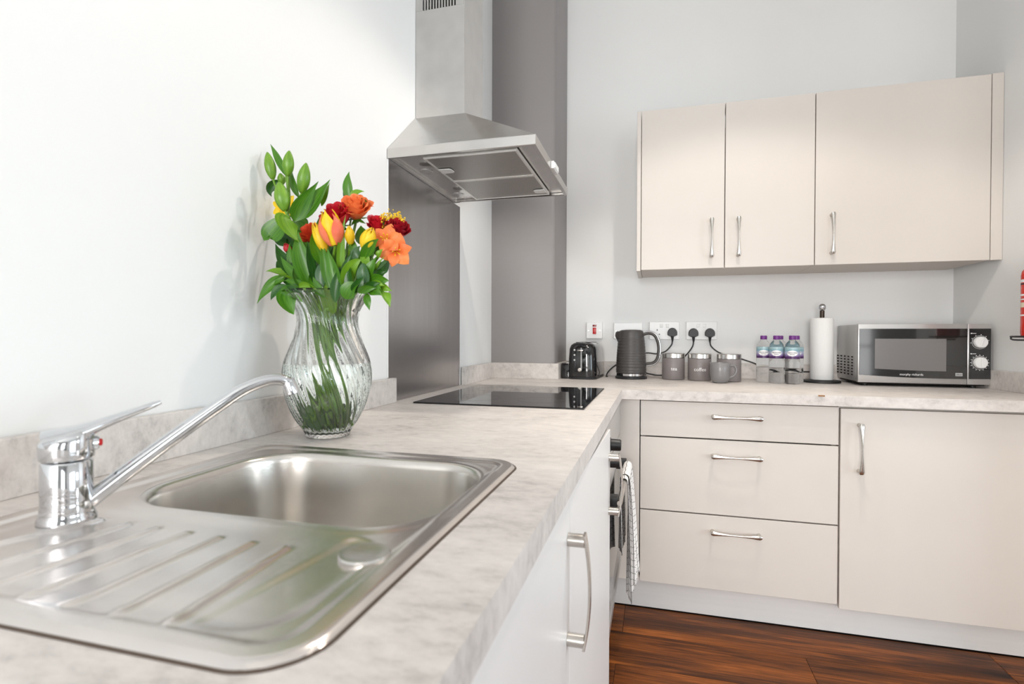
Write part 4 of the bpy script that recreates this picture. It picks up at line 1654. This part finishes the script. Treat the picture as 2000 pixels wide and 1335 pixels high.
def label_mat():
    m = bpy.data.materials.new('bottle_label')
    m.use_nodes = True
    nt = m.node_tree
    b = nt.nodes['Principled BSDF']
    b.inputs['Roughness'].default_value = .35
    tc = node(nt, 'ShaderNodeTexCoord')
    sp = node(nt, 'ShaderNodeSeparateXYZ')
    nt.links.new(tc.outputs['Generated'], sp.inputs[0])
    n = node(nt, 'ShaderNodeTexNoise')
    n.inputs['Scale'].default_value = 9
    nt.links.new(tc.outputs['Generated'], n.inputs['Vector'])
    ad = node(nt, 'ShaderNodeMath', operation='MULTIPLY_ADD')
    ad.inputs[1].default_value = .22
    nt.links.new(n.outputs['Fac'], ad.inputs[0])
    nt.links.new(sp.outputs['Z'], ad.inputs[2])
    r = node(nt, 'ShaderNodeValToRGB')
    e = r.color_ramp.elements
    e[0].position, e[0].color = .27, (.055, .012, .085, 1)
    e[1].position, e[1].color = 1.0, (.33, .47, .50, 1)
    x = e.new(.36)
    x.color = (.22, .14, .33, 1)
    x = e.new(.62)
    x.color = (.42, .44, .58, 1)
    x = e.new(.85)
    x.color = (.18, .36, .42, 1)
    nt.links.new(ad.outputs[0], r.inputs[0])
    nt.links.new(r.outputs[0], b.inputs['Base Color'])
    return m


M_lab = label_mat()


def bottle(x, y, lab):
    o = thing('water_bottle', lab, 'bottle', (x, y, ZW), None, 'small water bottles')
    r_ = .0300
    body = [(.024, .0008), (.0285, .003), (r_, .008), (r_, .040), (r_ - .0012, .044), (r_, .048), (r_, .066), (r_ - .0012, .069), (r_, .072), (r_, .108), (r_ - .0008, .110), (r_ - .0008, .156), (r_, .158), (r_ - .001, .164), (.027, .172), (.021, .181), (.0145, .188), (.0125, .191), (.0125, .196)]
    bm = bmesh.new()
    lathe(bm, [(a, ZW + h) for a, h in body], (x, y, 0), 32, True, True)
    part('bottle_body', bm, M_pet, o, smooth=50)
    bm = bmesh.new()
    lathe(bm, [(.0135, ZW + .1935), (.0140, ZW + .195), (.0140, ZW + .2085), (.0128, ZW + .2108)], (x, y, 0), 28)
    part('cap', bm, M_cap, o, 'purple screw cap')
    bm = bmesh.new()
    lathe(bm, [(r_ + .0002, ZW + .1105), (r_ + .0002, ZW + .160)], (x, y, 0), 40, False, False)
    lb = part('paper_label', bm, M_lab, o, 'purple and blue label with white oval')
    ang = math.atan2(CAM.y - y, CAM.x - x)
    bm = bmesh.new()
    nn = 28
    ring_ = []
    cc = bm.verts.new((x + (r_ + .0004) * math.cos(ang), y + (r_ + .0004) * math.sin(ang), ZW + .134))
    for i in range(nn):
        a = 2 * PI * i / nn
        aa = ang + .0215 * math.cos(a) / r_
        ring_.append(bm.verts.new((x + (r_ + .0004) * math.cos(aa), y + (r_ + .0004) * math.sin(aa), ZW + .134 + .0125 * math.sin(a))))
    for k in range(2):   # rings keep the oval on the curve
        pass
    for i in range(nn):
        bm.faces.new((cc, ring_[i], ring_[(i + 1) % nn]))
    bmesh.ops.subdivide_edges(bm, edges=bm.edges[:], cuts=3, use_grid_fill=True)
    for v in bm.verts:
        d = Vector((v.co.x - x, v.co.y - y, 0)).normalized() * (r_ + .0005)
        v.co.x, v.co.y = x + d.x, y + d.y
    part('oval', bm, M_print, lb)
    M_ink = mat('dark_ink', (.03, .02, .06), .5)
    for wd, sz, z in (('HIGHLAND', .0082, .1362), ('SPRING', .0060, .1288)):
        me = wrap_text(wd, sz, (x, y), r_ + .0008, ang, ZW + z, .92)
        me.transform(Matrix.Translation(-o.location))
        link('lettering', me, M_ink, lb)


bottle(1.2575, 2.597, 'leftmost purple-capped water bottle, beside the tins')
bottle(1.3025, 2.556, 'middle purple-capped water bottle of the front three')
bottle(1.3590, 2.525, 'purple-capped water bottle nearest the kitchen roll')
bottle(1.3895, 2.592, 'water bottle almost hidden behind the bottle nearest the kitchen roll')
bottle(1.3290, 2.620, 'water bottle whose cap shows behind the middle front bottle')

# ------------------------------------------------------------------ kitchen roll on its stand
KX, KY = 1.5115, 2.665
ks = thing('roll_holder', 'black kitchen roll stand with chrome ball on top', 'holder', (KX, KY, ZW))
bm = bmesh.new()
lathe(bm, [(.073, ZW + .0006), (.076, ZW + .002), (.076, ZW + .009), (.073, ZW + .011), (.02, ZW + .012)], (KX, KY, 0), 48)
part('base', bm, M_blackmat, ks)
bm = bmesh.new()
lathe(bm, [(.0095, ZW + .012), (.0095, ZW + .325)], (KX, KY, 0), 20)
part('pole', bm, mat('dark_bronze', (.05, .035, .025), .35, .6), ks)
bm = bmesh.new()
lathe(bm, [(.004, ZW + .3255), (.0110, ZW + .3275), (.0145, ZW + .334), (.0155, ZW + .3405), (.0145, ZW + .347), (.010, ZW + .353), (.002, ZW + .3555)], (KX, KY, 0), 28)
part('ball', bm, M_chrome, ks, 'chrome ball finial', smooth=80)
bm = bmesh.new()
rr = .0465
rings(bm, [[Vector((KX + q * math.cos(2 * PI * i / 64) * (1 + .006 * math.sin(5 * 2 * PI * i / 64)), KY + q * math.sin(2 * PI * i / 64), z)) for i in range(64)] for q, z in
           ((.020, ZW + .0135), (rr - .002, ZW + .0135), (rr, ZW + .016), (rr, ZW + .286), (rr - .004, ZW + .2905), (.020, ZW + .2915), (.020, ZW + .0135))], False, False)
kr = thing('kitchen_roll', 'white kitchen roll upright on the black stand', 'kitchen roll', (KX, KY, ZW + .0135))
part('paper', bm, mat('white_tissue', (.80, .80, .79), .95, bump=((140, 140, 140), .5)), kr, smooth=50)
bm = bmesh.new()
lathe(bm, [(.0198, ZW + .0136), (.0198, ZW + .2918), (.0185, ZW + .2918), (.0185, ZW + .0136)], (KX, KY, 0), 28, False, False)
part('core', bm, mat('cardboard', (.35, .24, .15), .9), kr)

# ------------------------------------------------------------------ microwave
mw = thing('microwave', 'silver and black microwave in the right corner of the worktop', 'microwave', (1.847, 2.66, ZW))
x0, x1, yf, yk, z0m, z1m = 1.6115, 2.0785, 2.525, 2.795, .8800, 1.1255
bm = bmesh.new()
box(bm, x0 + .002, x1 - .002, yf + .022, yk, z0m + .002, z1m - .001)
body = part('body', bm, M_silver, mw, bev=.003)
bm = bmesh.new()
for i in range(5):
    for j in range(7):
        yy = 2.594 + i * .046
        zz = .9045 + j * .0128
        box(bm, x0 + .0010, x0 + .0021, yy, yy + .020, zz, zz + .0062)
o = part('vent_slots', bm, M_dark, body, 'rows of small dark vent slots', smooth=None)
o['kind'] = 'stuff'
xd = 1.9985
# door: silver surround with a curved lower sill, black glass
part('door', B((x0, xd - .0006, yf + .004, yf + .022, z0m, z1m)), M_silver, mw, bev=.002)


def sill(x):
    return .902 + .0105 * ((x - 1.93) / .32) ** 2


def curved(bm, xa, xb, top, y0, y1, low=sill, n=16):
    lo = [(xa + (xb - xa) * i / n, low(xa + (xb - xa) * i / n)) for i in range(n + 1)]
    poly = lo + [(xb, top), (xa, top)]
    return rings(bm, [[Vector((x, y1, z)) for x, z in poly], [Vector((x, y0, z)) for x, z in poly]])


M_mwglass = mat('microwave_glass', (.018, .017, .016), .06, coat=.5)
dg = [o for o in mw.children if o.name.startswith('door')][0]
bm = bmesh.new()
curved(bm, x0 + .0035, xd - .001, 1.1055, yf, yf + .0045)
part('door_glass', bm, M_mwglass, dg, 'black glass front', smooth=None)
bm = bmesh.new()
curved(bm, 1.6715, 1.925, 1.0640, yf - .0006, yf + .0002, lambda x: sill(x) + .030)
part('window', bm, mat('window_mesh', (.17, .16, .155), .22, noise=((900, 900, 900), .12)), dg, 'grey perforated viewing window', smooth=None)
me = text_mesh('morphy richards', .0125)
me.transform(Matrix.Translation(Vector((1.804, yf - .0004, .9165)) - mw.location) @ Matrix.Rotation(PI / 2, 4, 'X'))
link('lettering', me, M_print, dg)
part('badge', B((1.957, 1.981, yf - .0008, yf + .0002, .9135, .9265)), mat('badge_grey', (.45, .45, .45), .5), dg, smooth=None)
me = text_mesh('20Ltr', .0095)
me.transform(Matrix.Translation(Vector((1.969, yf - .0012, .9200)) - mw.location) @ Matrix.Rotation(PI / 2, 4, 'X'))
link('lettering', me, M_black, dg)
part('control_frame', B((xd + .0006, x1, yf + .004, yf + .022, z0m, z1m)), M_silver, mw, bev=.002)
bm = bmesh.new()
curved(bm, xd + .0055, x1 - .003, 1.1055, yf, yf + .0045)
cp = part('control_panel', bm, M_black, mw, smooth=None)
for kz, ang in ((1.0510, .30), (.9690, -.08)):
    bm = bmesh.new()
    n = 48
    rings(bm, [[Vector((2.0385 + q * math.cos(2 * PI * i / n), yf - .0006, kz + q * math.sin(2 * PI * i / n))) for i in range(n)] for q in (.0262, .0272)], False, False)
    part('dial_ring', bm, M_print, cp, smooth=None)
    bm = bmesh.new()
    lathe_axis(bm, [(.0232, 0), (.0232, .004), (.0222, .012), (.0205, .014), (.001, .0142)], (2.0385, yf - .0002, kz), (0, -1, 0), 32)
    kn = part('knob', bm, M_white, cp, 'pale round control knob')
    bm = bmesh.new()
    ca, sa = math.cos(ang), math.sin(ang)
    pl_ = [(-.0032, -.0195), (.0032, -.0195), (.0024, .0195), (-.0024, .0195)]
    rings(bm, [[Vector((2.0385 + a * ca + b_ * sa, y, kz - a * sa + b_ * ca)) for a, b_ in pl_] for y in (yf - .0140, yf - .0190)])
    part('grip', bm, M_white, kn, smooth=None, bev=.001)
    bm = bmesh.new()
    nt_ = 6 if kz > 1 else 16
    for i in range(nt_):
        a = (PI * .08 + PI * .95 * i / 5) if kz > 1 else (2 * PI * i / nt_)
        cx, cz = 2.0385 + .0305 * math.cos(a), kz + .0305 * math.sin(a)
        if cx < x1 - .004 and cx > xd + .006:
            box(bm, cx - .0013, cx + .0013, yf - .0007, yf, cz - .0013, cz + .0013)
    box(bm, 2.007, 2.0125, yf - .0007, yf, kz + .0335, kz + .0375)
    box(bm, 2.014, 2.026, yf - .0007, yf, kz + .0345, kz + .0365)
    part('dial_marks', bm, M_print, cp, smooth=None)
part('underside', B((x0 + .012, x1 - .012, yf + .022, yk - .005, z0m - .005, z0m + .0015)), M_dark, mw, smooth=None)
for x in (x0 + .04, x1 - .04):
    for y in (yf + .05, yk - .04):
        bm = bmesh.new()
        lathe(bm, [(.011, ZW + .0005), (.012, z0m + .0025)], (x, y, 0), 14)
        part('foot', bm, M_blackmat, mw)

# ------------------------------------------------------------------ fire extinguisher at the right edge
EX, EY = 2.06, 2.2365
fe = thing('fire_extinguisher', 'red fire extinguisher on the right wall at the picture edge', 'extinguisher', (EX, EY, 1.06))
M_fe = mat('red_enamel', (.62, .025, .012), .25)
bm = bmesh.new()
er = .0425
lathe(bm, [(er * .7, 1.066), (er * .95, 1.072), (er, 1.085), (er, 1.285), (er * .93, 1.302), (er * .7, 1.314), (.016, 1.319), (.016, 1.326)], (EX, EY, 0), 36)
part('cylinder', bm, M_fe, fe)
for za, zb_, m in ((1.262, 1.272, M_print), (1.254, 1.259, M_blackmat), (1.175, 1.192, mat('cream_label', (.75, .66, .50), .5)), (1.215, 1.221, M_print), (1.145, 1.150, M_print), (1.201, 1.205, M_print)):
    bm = bmesh.new()
    lathe(bm, [(er + .0003, za), (er + .0003, zb_)], (EX, EY, 0), 36, False, False)
    part('label_band', bm, m, fe)
bm = bmesh.new()
lathe(bm, [(.019, 1.3265), (.019, 1.335), (.013, 1.338), (.012, 1.352)], (EX, EY, 0), 20)
part('valve', bm, M_satin, fe)
part('lever', B((EX - .011, EX + .011, EY - .09, EY + .02, 1.3525, 1.360)), M_blackmat, fe, bev=.002)
bm = bmesh.new()
tube(bm, spline([(XW(EY) - .004, EY + .062, 1.075), (EX, EY + .062, 1.073), (EX - .05, EY + .045, 1.073), (EX - .062, EY, 1.073), (EX - .05, EY - .045, 1.073), (EX, EY - .06, 1.073), (XW(EY) - .004, EY - .062, 1.075)], 4), .0032, 8)
part('wire_bracket', bm, M_blackmat, fe, 'black wire bracket')
bm = bmesh.new()
tube(bm, spline([(EX - .055, EY + .035, 1.073), (EX - .050, EY + .033, 1.062), (EX, EY, 1.0612), (EX + .03, EY, 1.0612)], 4), .003, 8)
part('wire_foot', bm, M_blackmat, fe)

for o in bpy.data.objects:
    if '_frame' in o:
        del o['_frame']
